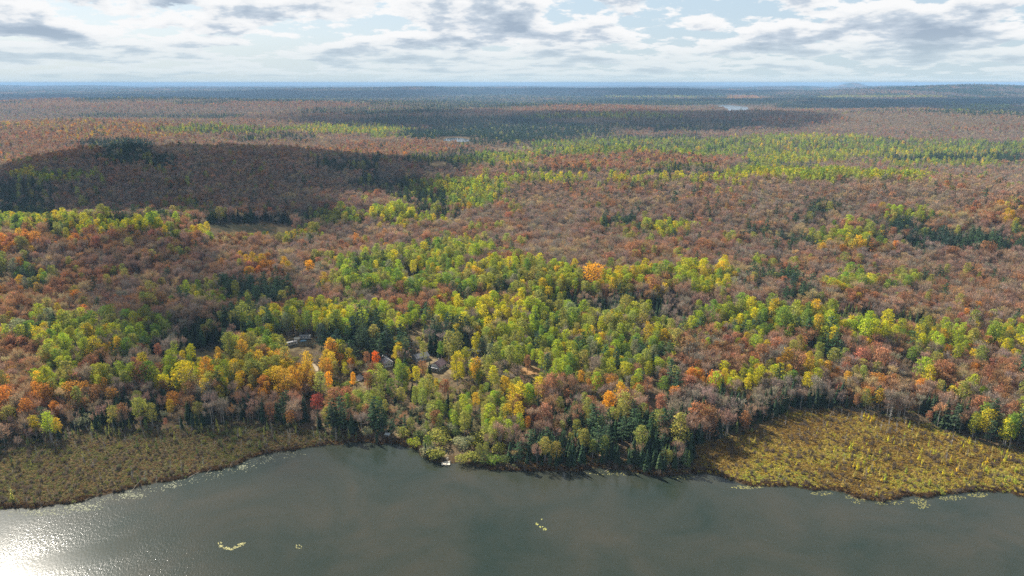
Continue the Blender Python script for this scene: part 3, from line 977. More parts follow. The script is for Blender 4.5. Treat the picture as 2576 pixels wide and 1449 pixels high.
# node group that sets one source shape on every point
ng = bpy.data.node_groups.new("set_plants", 'GeometryNodeTree')
ng.interface.new_socket("Geometry", in_out='INPUT', socket_type='NodeSocketGeometry')
ng.interface.new_socket("Geometry", in_out='OUTPUT', socket_type='NodeSocketGeometry')
gi = ng.nodes.new('NodeGroupInput'); go = ng.nodes.new('NodeGroupOutput')
ci = ng.nodes.new('GeometryNodeCollectionInfo')
ci.inputs['Collection'].default_value = protos
ci.inputs['Separate Children'].default_value = True
ci.inputs['Reset Children'].default_value = True
ip = ng.nodes.new('GeometryNodeInstanceOnPoints')
ip.inputs['Pick Instance'].default_value = True
for nm, typ, sock in (("kind", 'INT', 'Instance Index'), ("turn", 'FLOAT_VECTOR', 'Rotation'), ("size", 'FLOAT_VECTOR', 'Scale')):
    na_ = ng.nodes.new('GeometryNodeInputNamedAttribute')
    na_.data_type = typ
    na_.inputs['Name'].default_value = nm
    ng.links.new(na_.outputs[0], ip.inputs[sock])
ng.links.new(gi.outputs[0], ip.inputs['Points'])
ng.links.new(ci.outputs[0], ip.inputs['Instance'])
ng.links.new(ip.outputs[0], go.inputs[0])


def plant_mass(name, label, pos, kind, turn, size, tint):
    me = bpy.data.meshes.new(name)
    n = len(pos)
    me.vertices.add(n)
    me.vertices.foreach_set('co', np.asarray(pos, np.float32).ravel())
    for nm, typ, val, key in (("kind", 'INT', kind, 'value'), ("turn", 'FLOAT_VECTOR', turn, 'vector'), ("size", 'FLOAT_VECTOR', size, 'vector'), ("tint", 'FLOAT_VECTOR', tint, 'vector')):
        at = me.attributes.new(nm, typ, 'POINT')
        at.data.foreach_set(key, np.asarray(val, np.int32 if typ == 'INT' else np.float32).ravel())
    o = link(name, me, kind='stuff', label=label)
    md = o.modifiers.new("plants", 'NODES')
    md.node_group = ng
    return o

# ------------------------------------------------------------------ colours and mixtures
PAL = {  # leaf colour itself, and the word for it
    'lime': ((0.41, 0.47, 0.04), "lime green"), 'yellow': ((0.64, 0.56, 0.03), "bright yellow"), 'olive': ((0.355, 0.355, 0.075), "olive green"),
    'green': ((0.22, 0.32, 0.05), "mid green"), 'gold': ((0.66, 0.46, 0.035), "golden yellow"), 'amber': ((0.64, 0.38, 0.045), "amber"),
    'orange': ((0.58, 0.265, 0.05), "bright orange"), 'salmon': ((0.43, 0.20, 0.115), "salmon red"), 'red': ((0.33, 0.08, 0.055), "deep red"),
    'rust': ((0.36, 0.185, 0.085), "rust brown"), 'tan': ((0.46, 0.345, 0.18), "pale tan"), 'mauve': ((0.36, 0.245, 0.17), "mauve brown"),
    'grey': ((0.32, 0.26, 0.20), "ash grey"), 'russet': ((0.41, 0.235, 0.125), "russet"), 'dark': ((0.045, 0.075, 0.038), "dark green"),
    'needle': ((0.065, 0.115, 0.055), "deep green"), 'bluegreen': ((0.045, 0.085, 0.055), "blue green"), 'moss': ((0.14, 0.18, 0.055), "moss green"),
    'fire': ((0.82, 0.19, 0.02), "fiery orange"), 'glow': ((0.88, 0.44, 0.03), "glowing orange"),
    'straw': ((0.46, 0.36, 0.09), "straw coloured"), 'sage': ((0.29, 0.30, 0.16), "sage green"), 'bone': ((0.55, 0.51, 0.46), "bleached grey"),
}
PN = list(PAL)
PRGB = np.array([PAL[k][0] for k in PN])
MIX = {  # type -> list of (weight, species, palette)
    'F': [(5, 3, 'dark'), (5, 4, 'needle'), (4, 2, 'mauve'), (1, 2, 'russet'), (1.5, 0, 'olive')],
    'B': [(44, 2, 'mauve'), (21, 2, 'grey'), (16, 2, 'russet'), (9, 2, 'tan'), (3, 1, 'rust'), (2.5, 0, 'olive'), (1.6, 4, 'needle'), (0.6, 1, 'salmon')],
    'R': [(36, 2, 'russet'), (26, 2, 'mauve'), (20, 1, 'rust'), (5, 1, 'salmon'), (3, 1, 'orange'), (6, 2, 'tan'), (3, 0, 'olive'), (2, 4, 'needle')],
    'S': [(26, 2, 'mauve'), (15, 2, 'grey'), (14, 2, 'russet'), (9, 1, 'rust'), (6, 1, 'salmon'), (4, 1, 'orange'), (8, 0, 'olive'), (5, 0, 'lime'), (6, 3, 'dark'), (3, 4, 'needle'), (3, 0, 'gold')],
    'O': [(24, 1, 'orange'), (14, 1, 'rust'), (10, 1, 'salmon'), (14, 0, 'gold'), (16, 2, 'russet'), (12, 2, 'mauve'), (7, 0, 'olive'), (4, 3, 'dark')],
    'Y': [(36, 0, 'lime'), (16, 0, 'yellow'), (22, 0, 'olive'), (8, 0, 'green'), (6, 0, 'gold'), (5, 2, 'grey'), (4, 3, 'dark'), (3, 2, 'tan')],
    'G': [(30, 0, 'olive'), (24, 0, 'green'), (26, 0, 'lime'), (4, 0, 'yellow'), (6, 0, 'sage'), (8, 4, 'needle'), (6, 3, 'dark'), (9, 2, 'grey'), (3, 0, 'gold'), (2, 1, 'rust')],
    'A': [(34, 0, 'amber'), (30, 0, 'gold'), (5, 1, 'orange'), (24, 0, 'olive'), (5, 1, 'rust')],
    'C': [(58, 3, 'dark'), (12, 3, 'needle'), (10, 4, 'needle'), (8, 2, 'grey'), (4, 2, 'mauve'), (5, 0, 'olive'), (4, 5, 'moss')],
    'P': [(50, 4, 'needle'), (18, 4, 'bluegreen'), (20, 3, 'dark'), (6, 0, 'olive'), (6, 2, 'grey')],
    'L': [(46, 5, 'moss'), (44, 3, 'needle'), (6, 0, 'olive'), (4, 2, 'grey')],
    'M': [(44, 3, 'dark'), (13, 2, 'grey'), (14, 2, 'mauve'), (8, 7, 'bone'), (6, 5, 'moss'), (5, 6, 'sage'), (4, 1, 'rust'), (3, 0, 'olive')],
    'W': [(34, 0, 'olive'), (22, 6, 'sage'), (8, 0, 'lime'), (16, 6, 'olive'), (7, 0, 'green'), (9, 2, 'tan'), (7, 3, 'dark'), (2, 0, 'gold'), (4, 2, 'russet'), (3, 1, 'rust')],
    'T': [(26, 2, 'tan'), (24, 2, 'russet'), (16, 1, 'rust'), (12, 2, 'mauve'), (8, 0, 'gold'), (6, 1, 'orange'), (6, 0, 'olive'), (3, 4, 'needle')],
    '.': [(1, 6, 'olive')],
}

# ------------------------------------------------------------------ scatter the trees on the land
cand = []
bands = [(330, 760, 5.2), (760, 1000, 5.0), (1000, 1700, 6.2), (1700, 3000, 9.4), (3000, 5200, 13.0), (5200, 9000, 21.0), (9000, 15000, 34.0), (15000, 27000, 62.0)]
for r0, r1, sp_ in bands:
    half = r1 * math.tan(math.radians(45))
    xs = np.arange(-half, half, sp_); ys = np.arange(r0 * 0.66, r1, sp_)
    Xg, Yg = np.meshgrid(xs, ys)
    Xg = Xg.ravel() + rng.uniform(-.5, .5, Xg.size) * sp_ * 0.95
    Yg = Yg.ravel() + rng.uniform(-.5, .5, Yg.size) * sp_ * 0.95
    rr = np.hypot(Xg, Yg)
    k = (rr >= r0) & (rr < r1) & (np.abs(np.arctan2(Xg, Yg)) < math.radians(43 if r0 < 1000 else 39.5))
    cand.append(np.stack([Xg[k], Yg[k]], 1))
xs = np.arange(-520, 520, 3.5); ys = np.arange(250, 800, 3.5)          # narrow conifers stand closer together
Xg, Yg = np.meshgrid(xs, ys)
Xg = Xg.ravel() + rng.uniform(-.5, .5, Xg.size) * 3.4
Yg = Yg.ravel() + rng.uniform(-.5, .5, Yg.size) * 3.4
qx, qy = proj(Xg, Yg, 10.0)
k = np.isin(type_at(qx, qy), [TYPES.index(q) for q in 'CML']) & (rng.uniform(size=Xg.size) < 0.42) & (np.hypot(Xg, Yg) > 330) & (np.abs(np.arctan2(Xg, Yg)) < math.radians(43))
cand.append(np.stack([Xg[k], Yg[k]], 1))
cand = np.concatenate(cand)
tz, tsd, tbog = terrain(cand[:, 0], cand[:, 1], True)
keep = (tsd > 2.5) & ~tbog
for p in ponds:
    keep &= ~inside(p, cand[:, 0], cand[:, 1])
cand, tz, tsd = cand[keep], tz[keep], tsd[keep]
n = len(cand)
mx_, my_ = proj(cand[:, 0], cand[:, 1], tz + 8.0)
tt_ = type_at(mx_, my_)
species = np.zeros(n, int); pal = np.zeros(n, int)
for ti, tch in enumerate(TYPES):
    k = np.where(tt_ == ti)[0]
    if not len(k):
        continue
    mixl = MIX[tch]
    wts = np.array([q[0] for q in mixl], float); wts /= wts.sum()
    st = fbm(cand[k, 0] / 34.0, cand[k, 1] / 34.0, 200 + ti, 2) * 0.6 + fbm(cand[k, 0] / 11.0, cand[k, 1] / 11.0, 240 + ti, 2) * 0.4
    u = np.argsort(np.argsort(st + rng.normal(0, 0.075, len(k)))) / len(k)          # stands of one kind, loosely mixed
    order = rng.permutation(len(mixl))
    c = order[np.minimum(np.searchsorted(np.cumsum(wts[order]), u), len(mixl) - 1)]
    species[k] = np.array([q[1] for q in mixl])[c]
    pal[k] = np.array([PN.index(q[2]) for q in mixl])[c]
far_ = np.hypot(cand[:, 0], cand[:, 1])
k = (rng.uniform(size=n) < np.where(species == 0, 0.5 * sstep(1100, 2400, far_), 0.40 * sstep(2800, 6000, far_))) & (species < 3)
species[k] = 3
pal[k] = np.where(rng.uniform(size=k.sum()) < 0.6, PN.index('dark'), PN.index('needle'))
# grown trees keep out of the openings: neither foot nor crown may show there
scl = np.clip(rng.lognormal(-0.10, 0.20, n), 0.5, 1.3) * (0.66 + 0.68 * fbm(cand[:, 0] / 30.0, cand[:, 1] / 30.0, 150, 3))
scl = np.where(tsd < 12, scl * 0.86, scl)
scl = scl * GROW[species] * np.where((tt_ == TYPES.index('W')) & (species != 6), 0.78, 1.0) * (1 - 0.16 * sstep(700, 1300, np.hypot(cand[:, 0], cand[:, 1])))
hgt_ = np.array(REF_H)[species] * scl
OPEN = TYPES.index('.')
ok = np.ones(n, bool)
for frac in (0.0, 0.45, 0.92):
    qx, qy = proj(cand[:, 0], cand[:, 1], tz + hgt_ * frac)
    ok &= ~((type_at(qx, qy, False) == OPEN) & (np.abs(qx - PW / 2) < 1800) & (qy > 330))
r_ = np.hypot(cand[:, 0], cand[:, 1])
ok &= ~((species == 6) & (r_ > 1200))
for p in ponds:                      # low growth on the near bank lets the water be seen
    ok &= ~((segdist(p + p[:1], cand[:, 0], cand[:, 1]) < 30))
for p, pz in zip(ponds, POND_Z):
    xs_ = np.array(p)
    pc_ = xs_.mean(0); dcen = np.hypot(*pc_)
    ux, uy = pc_ / dcen
    al = cand[:, 0] * ux + cand[:, 1] * uy; ac = np.abs(cand[:, 0] * uy - cand[:, 1] * ux)
    halfw = np.ptp(xs_[:, 0]) * 0.5
    near = np.min(xs_ @ np.array([ux, uy]))
    ok &= ~((ac < halfw * 1.0) & (al < near + 60) & (al > near - (6.0 if pz < 30 else 16.0) * dcen / 190.0))
cand, tz, tsd, species, pal, scl, hgt_, tt_, r_ = (q[ok] for q in (cand, tz, tsd, species, pal, scl, hgt_, tt_, r_))
n = len(cand)
variant = rng.integers(0, NVAR, n)
turn = rng.uniform(0, 2 * math.pi, n)
wid = np.where(species == 3, rng.uniform(0.85, 1.55, n), rng.uniform(0.85, 1.22, n))
tint = PRGB[pal] * (rng.uniform(0.78, 1.24, (n, 1)) * rng.uniform(0.9, 1.1, (n, 3)))

# notable trees, placed one by one: survey point of the crown's middle, species, colour, height, words
NOTABLE = [
    (1493, 688, 1, 'glow', 24, 1.55, "broad bright orange maple towering alone at the edge of the bare brown hill"),
    (946, 901, 1, 'fire', 13, 1.0, "round fiery orange maple beside the long white building"),
    (924, 900, 1, 'rust', 12, 0.95, "round brown maple just left of the fiery orange one"),
    (401, 880, 1, 'salmon', 13, 1.0, "single salmon red maple in the dark spruce valley"),
    (829, 955, 0, 'glow', 15, 0.8, "slim amber tree at the right end of the amber grove"),
    (890, 955, 0, 'glow', 14, 0.75, "slim golden tree beside the pale gravel patch"),
    (1048, 940, 0, 'yellow', 14, 1.0, "bright yellow tree in front of the grey roofed cabin"),
    (1065, 925, 1, 'rust', 13, 0.9, "rust orange maple in front of the grey roofed cabin"),
    (1082, 922, 3, 'dark', 15, 1.1, "tall dark pointed spruce left of the maroon roofed cottage"),
    (1327, 910, 1, 'rust', 13, 0.85, "lone rust orange tree on the straw coloured clearing"),
    (1461, 948, 1, 'amber', 12, 0.9, "small amber round maple above the salmon maples"),
    (1532, 1005, 1, 'glow', 15, 1.1, "glowing orange maple above the spruces of the point"),
    (780, 668, 1, 'glow', 15, 1.2, "bright orange maple at the left of the middle green wood"),
    (1040, 672, 0, 'yellow', 19, 1.0, "tall bright yellow poplar in the middle green wood"),
    (1066, 880, 0, 'olive', 17, 0.75, "tall slim olive poplar behind the grey roofed cabin"),
    (800, 1010, 1, 'red', 13, 1.1, "deep red maple on the shore slope below the amber grove"),
    (440, 1003, 1, 'orange', 13, 1.0, "orange maple over the golden one above the left marsh"),
    (432, 1022, 0, 'gold', 11, 1.1, "golden tree under the orange maple above the left marsh"),
    (418, 1060, 1, 'salmon', 6, 0.9, "little salmon red tree at the upper edge of the left marsh"),
    (1880, 960, 0, 'yellow', 15, 1.1, "bright yellow aspen left of the white stemmed birches"),
    (2027, 955, 0, 'yellow', 14, 1.0, "bright yellow round aspen above the right marsh"),
    (1328, 1062, 1, 'orange', 10, 0.7, "slim orange red maple on the wooded point"),
    (1660, 1010, 1, 'salmon', 13, 1.2, "salmon red maple on the slope of the wooded point"),
    (1565, 1075, 4, 'needle', 17, 0.9, "tall green pine on the wooded point"),
    (958, 1062, 4, 'needle', 14, 1.1, "spreading green pine right behind the pale shore hut"),
    (1071, 1122, 3, 'dark', 9, 0.95, "dark pointed spruce among the willows left of the dock"),
    (948, 1092, 3, 'dark', 9, 0.95, "dark pointed spruce close beside the pale shore hut"),
    (1100, 1100, 6, 'olive', 8, 1.3, "big rounded olive willow behind the dock"),
    (1170, 1110, 6, 'sage', 8, 1.2, "big rounded sage willow at the right of the dock path"),
    (1090, 1138, 6, 'olive', 6, 1.5, "broad olive willow on the shore left of the dock"),
    (1042, 1112, 6, 'lime', 5, 1.1, "small lime green willow bush between the shore hut and the dock"),
    (1190, 1145, 6, 'olive', 6, 1.5, "broad olive willow on the shore right of the dock"),
    (1240, 1155, 6, 'green', 5, 1.4, "dark green willow at the water right of the dock"),
    (1112, 1085, 6, 'olive', 7, 1.2, "olive willow at the back of the dock path, left side"),
    (1135, 1075, 6, 'sage', 7, 1.1, "sage willow at the back of the dock path, right side"),
    (1205, 1100, 6, 'olive', 8, 1.3, "tall olive willow up the bank right of the dock"),
    (1150, 1085, 6, 'moss', 6, 1.2, "moss green willow on the bank above the dock"),
    (1165, 1150, 6, 'olive', 5, 1.4, "olive willow touching the water just right of the dock"),
    (1215, 1150, 6, 'moss', 5, 1.5, "moss green willow at the water, second right of the dock"),
    (1255, 1125, 6, 'olive', 7, 1.2, "olive willow between the dock willows and the point's spruces"),
    (1270, 1155, 6, 'moss', 4.5, 1.4, "low moss green willow where the sedge patch begins"),
    (1078, 1130, 6, 'sage', 6, 1.3, "sage willow just left of the dark pointed spruce by the dock"),
    (1100, 1140, 6, 'olive', 5, 1.3, "olive willow bush between the pointed spruce and the canoe"),
    (1055, 1092, 6, 'moss', 6, 1.2, "moss green willow behind the small lime bush"),
    (1015, 1085, 6, 'olive', 6, 1.2, "olive willow on the bank right of the pale shore hut"),
    (925, 1085, 6, 'sage', 5, 1.2, "sage willow left of the pale shore hut"),
    (990, 1070, 4, 'needle', 12, 1.1, "second green pine behind the pale shore hut"),
    (2290, 890, 0, 'green', 14, 1.3, "dark green round tree on the brown slope above the right marsh"),
    (2095, 893, 0, 'olive', 14, 1.3, "olive round tree on the slope above the right marsh"),
    (1668, 965, 0, 'green', 13, 1.3, "lone green round tree above the salmon maples of the point"),
    (215, 1055, 6, 'sage', 9, 1.0, "pale sage willow at the upper corner of the left marsh"),
    (2236, 1040, 7, 'bone', 12, 1.0, "leaning bleached dead tree at the upper edge of the right marsh"),
    (2335, 1045, 1, 'salmon', 8, 0.9, "small salmon tree at the corner of the right marsh"),
]
hand = []
for (a, b_, s_, pl, h, wf, lab) in NOTABLE:
    x0, y0, z0 = ground_hit(a, b_)
    for _ in range(4):                       # slide the foot along the ground until the crown's middle stands in the line of sight
        qx, qy = proj(x0, y0, z0 + h * 0.62)
        x0, y0, z0 = ground_hit(a, b_ + (b_ - float(qy)) * 0 + (float(proj(x0, y0, z0)[1]) - float(qy)))
    hand.append((x0, y0, z0, s_, pl, h, wf, lab))
# trees give room to the notable ones and the buildings
ok = np.ones(n, bool)
for (x0, y0, z0, s_, pl, h, wf, lab) in hand:
    d0 = math.hypot(x0, y0)
    ux, uy = x0 / d0, y0 / d0
    al = (cand[:, 0] - x0) * ux + (cand[:, 1] - y0) * uy
    ac = np.abs((cand[:, 0] - x0) * uy - (cand[:, 1] - y0) * ux)
    near_ = (ac < h * 0.24 * wf) & (np.abs(al) < h * 0.3)
    _, top_y = proj(cand[:, 0], cand[:, 1], tz + hgt_)
    _, low_y = proj(x0, y0, z0 + h * 0.38)
    hides = (ac < h * 0.27 * wf + 2.2) & (al < 0) & (al > -75) & (top_y < float(low_y))
    ds_ = (cand[:, 0] - x0) * math.sin(SUN_AZ) + (cand[:, 1] - y0) * math.cos(SUN_AZ)
    dn_ = np.abs((cand[:, 0] - x0) * math.cos(SUN_AZ) - (cand[:, 1] - y0) * math.sin(SUN_AZ))
    shades = (s_ < 2) & (dn_ < h * 0.25 * wf + 2.0) & (ds_ > 0) & (ds_ < 26) & (tz + hgt_ > z0 + h * 0.5 + ds_ * 0.55)     # they stand in the sun
    ok &= ~(near_ | hides | shades)
cand, tz, tsd, species, pal, scl, hgt_, tt_, r_, variant, turn, wid, tint = (q[ok] for q in (cand, tz, tsd, species, pal, scl, hgt_, tt_, r_, variant, turn, wid, tint))
n = len(cand)

# the trees that show largest stand as things of their own
LIMIT = {0: 285, 1: 240, 2: 285, 3: 260, 4: 120, 5: 60, 6: 60, 7: 60}
ppx, ppy = proj(cand[:, 0], cand[:, 1], tz + hgt_ * 0.6)
inview = (ppx > -10) & (ppx < PW + 10)
single = np.zeros(n, bool)
for s_, lim in LIMIT.items():
    k = np.where((species == s_) & inview & (r_ < 900))[0]
    k = k[np.argsort(r_[k])][:lim]
    single[k] = True

lodsel = (r_ > 1000).astype(int)
kind = np.zeros(n, np.int32)
for s_ in range(9):
    for v_ in range(NVAR):
        for lod in (0, 1):
            k = (species == s_) & (variant == v_) & (lodsel == lod)
            kind[k] = proto_index.get((s_, v_, lod), proto_index.get((s_, v_ % 3, lod), proto_index.get((s_, v_, 0))))
far_grow = np.clip(r_ / 5200.0, 1.0, 3.4)
size = np.stack([scl * wid * far_grow, scl * wid * far_grow, scl], 1)
rot = np.stack([rng.normal(0, 0.03, n), rng.normal(0, 0.03, n), turn], 1)
pos = np.column_stack([cand, tz])
mass = ~single
plant_mass("forest", "mixed autumn forest of bare, yellow, green and dark conifer trees spreading to the horizon", pos[mass], kind[mass], rot[mass], size[mass], tint[mass])
print("forest", mass.sum(), "single", single.sum())

# ------------------------------------------------------------------ bog cover
def bog_mass(poly, name, label, step, cols, wts, seed, tend=lambda x, y: 0.0):
    rg = np.random.default_rng(seed)
    P = np.array(poly)
    xs = np.arange(P[:, 0].min(), P[:, 0].max(), step); ys = np.arange(P[:, 1].min(), P[:, 1].max(), step)
    Xg, Yg = np.meshgrid(xs, ys)
    Xg = Xg.ravel() + rg.uniform(-.5, .5, Xg.size) * step; Yg = Yg.ravel() + rg.uniform(-.5, .5, Yg.size) * step
    k = inside(poly, Xg, Yg)
    Xg, Yg = Xg[k], Yg[k]
    z, sd, _ = terrain(Xg, Yg, True)
    k = sd > 0.25
    Xg, Yg, z, sd = Xg[k], Yg[k], z[k], sd[k]
    nn = len(Xg)
    big = fbm(Xg / 30, Yg / 30, seed, 3) * 0.7 + fbm(Xg / 7, Yg / 7, seed + 9, 2) * 0.3 + tend(Xg, Yg)
    ci_ = np.clip((big + rg.normal(0, 0.09, nn) - 0.28) / 0.44, 0, 0.999)
    cum = np.cumsum(np.array(wts, float) / sum(wts))
    idx = np.minimum(np.searchsorted(cum, ci_), len(cols) - 1)
    c = np.array(cols)[idx] * rg.uniform(0.84, 1.15, (nn, 1)) * rg.uniform(0.94, 1.06, (nn, 3))
    sh = np.where(sd < 3.0, 0.8, 1.0)[:, None]
    brown = (sd < 3.5) & (rg.uniform(size=nn) < 0.75)
    c[brown] = np.array((0.115, 0.068, 0.030)) * rg.uniform(0.7, 1.3, (brown.sum(), 1))
    stem = rg.uniform(size=nn) < 0.10
    kd = np.where(stem, np.array([proto_index['stem', 0], proto_index['stem', 1]])[rg.integers(0, 2, nn)], np.array([proto_index['tuft', i] for i in range(3)])[rg.integers(0, 3, nn)])
    c[stem] = np.array((0.17, 0.135, 0.10)) * rg.uniform(0.7, 1.3, (stem.sum(), 1))
    s = rg.uniform(0.85, 1.4, nn) * (0.75 + 0.7 * fbm(Xg / 9, Yg / 9, seed + 3, 2)) * np.where(sd < 2.5, 1.15, 1.0)
    sz = np.stack([s, s, s * rg.uniform(0.7, 1.3, nn)], 1)
    rt = np.stack([rg.normal(0, .1, nn), rg.normal(0, .1, nn), rg.uniform(0, 6.28, nn)], 1)
    plant_mass(name, label, np.column_stack([Xg, Yg, z]), kd, rt, sz, c)


bog_mass(left_bog, "marsh_shrubs", "low brown and olive marsh shrubs and sedge left of the bay", 1.25,
         [(0.18, 0.18, 0.06), (0.24, 0.20, 0.08), (0.24, 0.165, 0.08), (0.28, 0.245, 0.11), (0.20, 0.21, 0.07)], [3, 3, 3, 2, 2], 301)
bog_mass(right_bog, "bog_shrubs", "golden brown bog shrubs and sedge along the right shore", 1.3,
         [(0.29, 0.185, 0.05), (0.38, 0.275, 0.065), (0.47, 0.385, 0.065), (0.46, 0.42, 0.085), (0.40, 0.41, 0.075)], [3, 4, 4, 2, 2], 302, lambda x, y: (x - 190.0) / 1400.0 + (330.0 - y) / 1500.0)
# sedge fringe along the rest of the shore
SEDGE_PX = [(1120, 1170), (1230, 1160), (1330, 1158), (1440, 1150), (1530, 1150), (1640, 1175), (1745, 1185), (1745, 1210), (1600, 1205), (1400, 1200), (1200, 1190)]
SEDGE2_PX = [(880, 1095), (960, 1100), (1040, 1112), (1075, 1140), (1120, 1155), (1120, 1172), (1060, 1165), (1000, 1130), (880, 1120)]
for k, (pp, sd_) in enumerate(((SEDGE_PX, 303), (SEDGE2_PX, 304))):
    bog_mass([tuple(map(float, G(a, b, 0.3))) for a, b in pp], "shore_sedge", "tawny sedge fringe at the foot of the wooded shore", 1.0,
             [(0.27, 0.16, 0.06), (0.32, 0.21, 0.08), (0.24, 0.19, 0.08), (0.16, 0.16, 0.06)], [3, 3, 2, 1], sd_)
# undergrowth on the forest edge
near = (tsd > 2) & (tsd < 110) & (r_ < 600)
kk = np.where(near)[0]
kk = np.repeat(kk, 5)
upos = cand[kk] + rng.normal(0, 2.4, (len(kk), 2))
uz, usd, ubog = terrain(upos[:, 0], upos[:, 1], True)
g_ = (usd > 1.0)
upos, uz = upos[g_], uz[g_]
un = len(upos)
uc = PRGB[rng.choice([PN.index(q) for q in ('moss', 'olive', 'grey', 'tan', 'dark', 'sage')], un)] * rng.uniform(0.6, 1.0, (un, 1))
us = rng.uniform(0.9, 2.2, un)
plant_mass("undergrowth", "low undergrowth of brush along the forest edge", np.column_stack([upos, uz]), np.array([proto_index['tuft', i] for i in range(3)])[rng.integers(0, 3, un)],
           np.stack([np.zeros(un), np.zeros(un), rng.uniform(0, 6.28, un)], 1), np.stack([us, us, us * 0.9], 1), uc)

# ------------------------------------------------------------------ single trees
PARTMAT = {}


def place_tree(s_, v_, x, y, z, sx, sz, rz, tintv, label, group, tilt=(0.0, 0.0)):
    root = bpy.data.objects.new(SPECIES[s_], None)
    scene.collection.objects.link(root)
    root.empty_display_size = 0.5
    root.location = (x, y, z)
    root.rotation_euler = (tilt[0], tilt[1], rz)
    root.scale = (sx, sx, sz)
    root['label'] = label
    root['category'] = CAT[s_]
    root['group'] = group
    cm, tm = shapes[s_, v_]
    c = bpy.data.objects.new("branches" if s_ == 7 else "crown", cm)
    c.parent = root
    if s_ == 7:
        c['kind'] = 'stuff'
    c['tint'] = [float(q) for q in tintv]
    scene.collection.objects.link(c)
    t_ = bpy.data.objects.new("trunk", tm)
    t_.parent = root
    scene.collection.objects.link(t_)
    return root


CAT = ["tree", "tree", "bare tree", "conifer", "pine tree", "larch", "shrub", "dead tree", "young larch"]
GROUP = ["leafy aspens of the lakeside wood", "maples of the lakeside wood", "leafless trees of the lakeside wood", "spruces of the lakeside wood", "pines of the lakeside wood",
         "larches of the lakeside wood", "willow shrubs along the shore", "dead trees by the marsh", "young larches on the bog"]
NOUN = ["aspen", "maple", "bare tree", "spruce", "pine", "larch", "willow shrub", "dead tree", "young larch"]
LAND = [  # survey point, how it is called in a label
    (1122, 1166, "the white dock"), (975, 1098, "the pale shore hut"), (1122, 1138, "the blue canoe"), (1103, 921, "the maroon roofed cottage"),
    (1060, 901, "the grey roofed cabin"), (971, 911, "the long white building"), (1180, 888, "the parked grey trailers"), (1189, 916, "the brown roofed cottage"),
    (735, 867, "the cream trailer"), (769, 850, "the white trailer"), (904, 951, "the pale gravel patch"), (792, 918, "the sandy track bend"),
    (1327, 930, "the lone rust tree"), (1532, 1005, "the glowing orange maple of the point"), (1660, 1010, "the big salmon maple of the point"),
    (1745, 1190, "the right tip of the wooded point"), (1400, 1185, "the sedge patch of the point"), (1250, 1175, "the willows right of the dock"),
    (1955, 1045, "the right marsh's top left corner"), (2130, 1028, "the top edge of the right marsh"), (2330, 1062, "the right marsh's inner corner"), (2500, 1120, "the right marsh's right end"),
    (905, 1108, "the right tip of the left marsh"), (700, 1066, "the top edge of the left marsh"), (430, 1075, "the top middle of the left marsh"), (210, 1085, "the top notch of the left marsh"), (20, 1135, "the left end of the left marsh"),
    (800, 1010, "the deep red maple"), (829, 955, "the slim amber tree"), (440, 1003, "the left orange maple"), (401, 880, "the dark valley's salmon maple"),
    (2027, 955, "the round yellow marsh aspen"), (1880, 960, "the yellow aspen clump"), (2290, 890, "the dark round tree on the brown slope"),
    (1461, 948, "the small amber maple"), (1668, 965, "the lone green round tree"), (510, 884, "the dim valley meadow"),
]
land_xyz = []
for (a, b_, nm) in LAND:
    land_xyz.append(ground_hit(a, b_))
land_xy = np.array([q[:2] for q in land_xyz])
ORD = ["nearest", "second nearest", "third nearest", "fourth nearest", "fifth nearest", "sixth nearest", "seventh nearest", "eighth nearest", "ninth nearest", "tenth nearest"]
todo = []                        # species, variant, x, y, z, sx, sz, rz, tint, colour word, size word
for i in np.where(single)[0]:
    s_ = int(species[i])
    rel = scl[i] / GROW[s_]
    sw = "tall" if rel > 1.0 else ("" if rel > 0.85 else "small")
    todo.append([s_, int(variant[i]), float(cand[i, 0]), float(cand[i, 1]), float(tz[i]), float(size[i, 0]), float(size[i, 2]), float(turn[i]), tint[i], PAL[PN[pal[i]]][1], sw])

# young larches and dead poles standing in the bogs
rg = np.random.default_rng(77)


def bog_points(poly, num, weight):
    P = np.array(poly)
    out = []
    while len(out) < num:
        x, y = rg.uniform(P[:, 0].min(), P[:, 0].max()), rg.uniform(P[:, 1].min(), P[:, 1].max())
        if not bool(inside(poly, np.array([x]), np.array([y]))[0]):
            continue
        z, sd, _ = terrain(np.array([x]), np.array([y]), True)
        if sd[0] < 1.5:
            continue
        qx, qy = proj(x, y, 1.0)
        if not (-10 < qx < PW + 10) or rg.uniform() > weight(float(qx), float(qy)):
            continue
        out.append((x, y, float(z[0]), float(qx), float(qy)))
    return out


for (x, y, z, qx, qy) in bog_points(right_bog, 165, lambda a, b: 0.12 + 0.9 * math.exp(-((a - 2420) / 230) ** 2 - ((b - 1170) / 60) ** 2) + 0.5 * math.exp(-((a - 2230) / 110) ** 2 - ((b - 1160) / 60) ** 2)):
    nm = ['yellow', 'straw', 'gold', 'lime', 'straw'][rg.integers(0, 5)]
    s = rg.uniform(0.5, 1.35)
    todo.append([8, int(rg.integers(0, NVAR)), x, y, z, s * rg.uniform(0.9, 1.3), s, rg.uniform(0, 6.28), np.array(PAL[nm][0]) * rg.uniform(0.75, 1.1), PAL[nm][1], "tall" if s > 1.05 else ("small" if s < 0.75 else "")])
for (x, y, z, qx, qy) in bog_points(right_bog, 62, lambda a, b: 0.15 + math.exp(-((b - 1075) / 30) ** 2)):
    s = rg.uniform(0.45, 1.0)
    todo.append([7, int(rg.integers(0, NVAR)), x, y, z, s, s, rg.uniform(0, 6.28), np.array(PAL['bone'][0]) * rg.uniform(0.7, 1.0), "bleached grey", "tall" if s > .8 else "small" if s < .6 else ""])
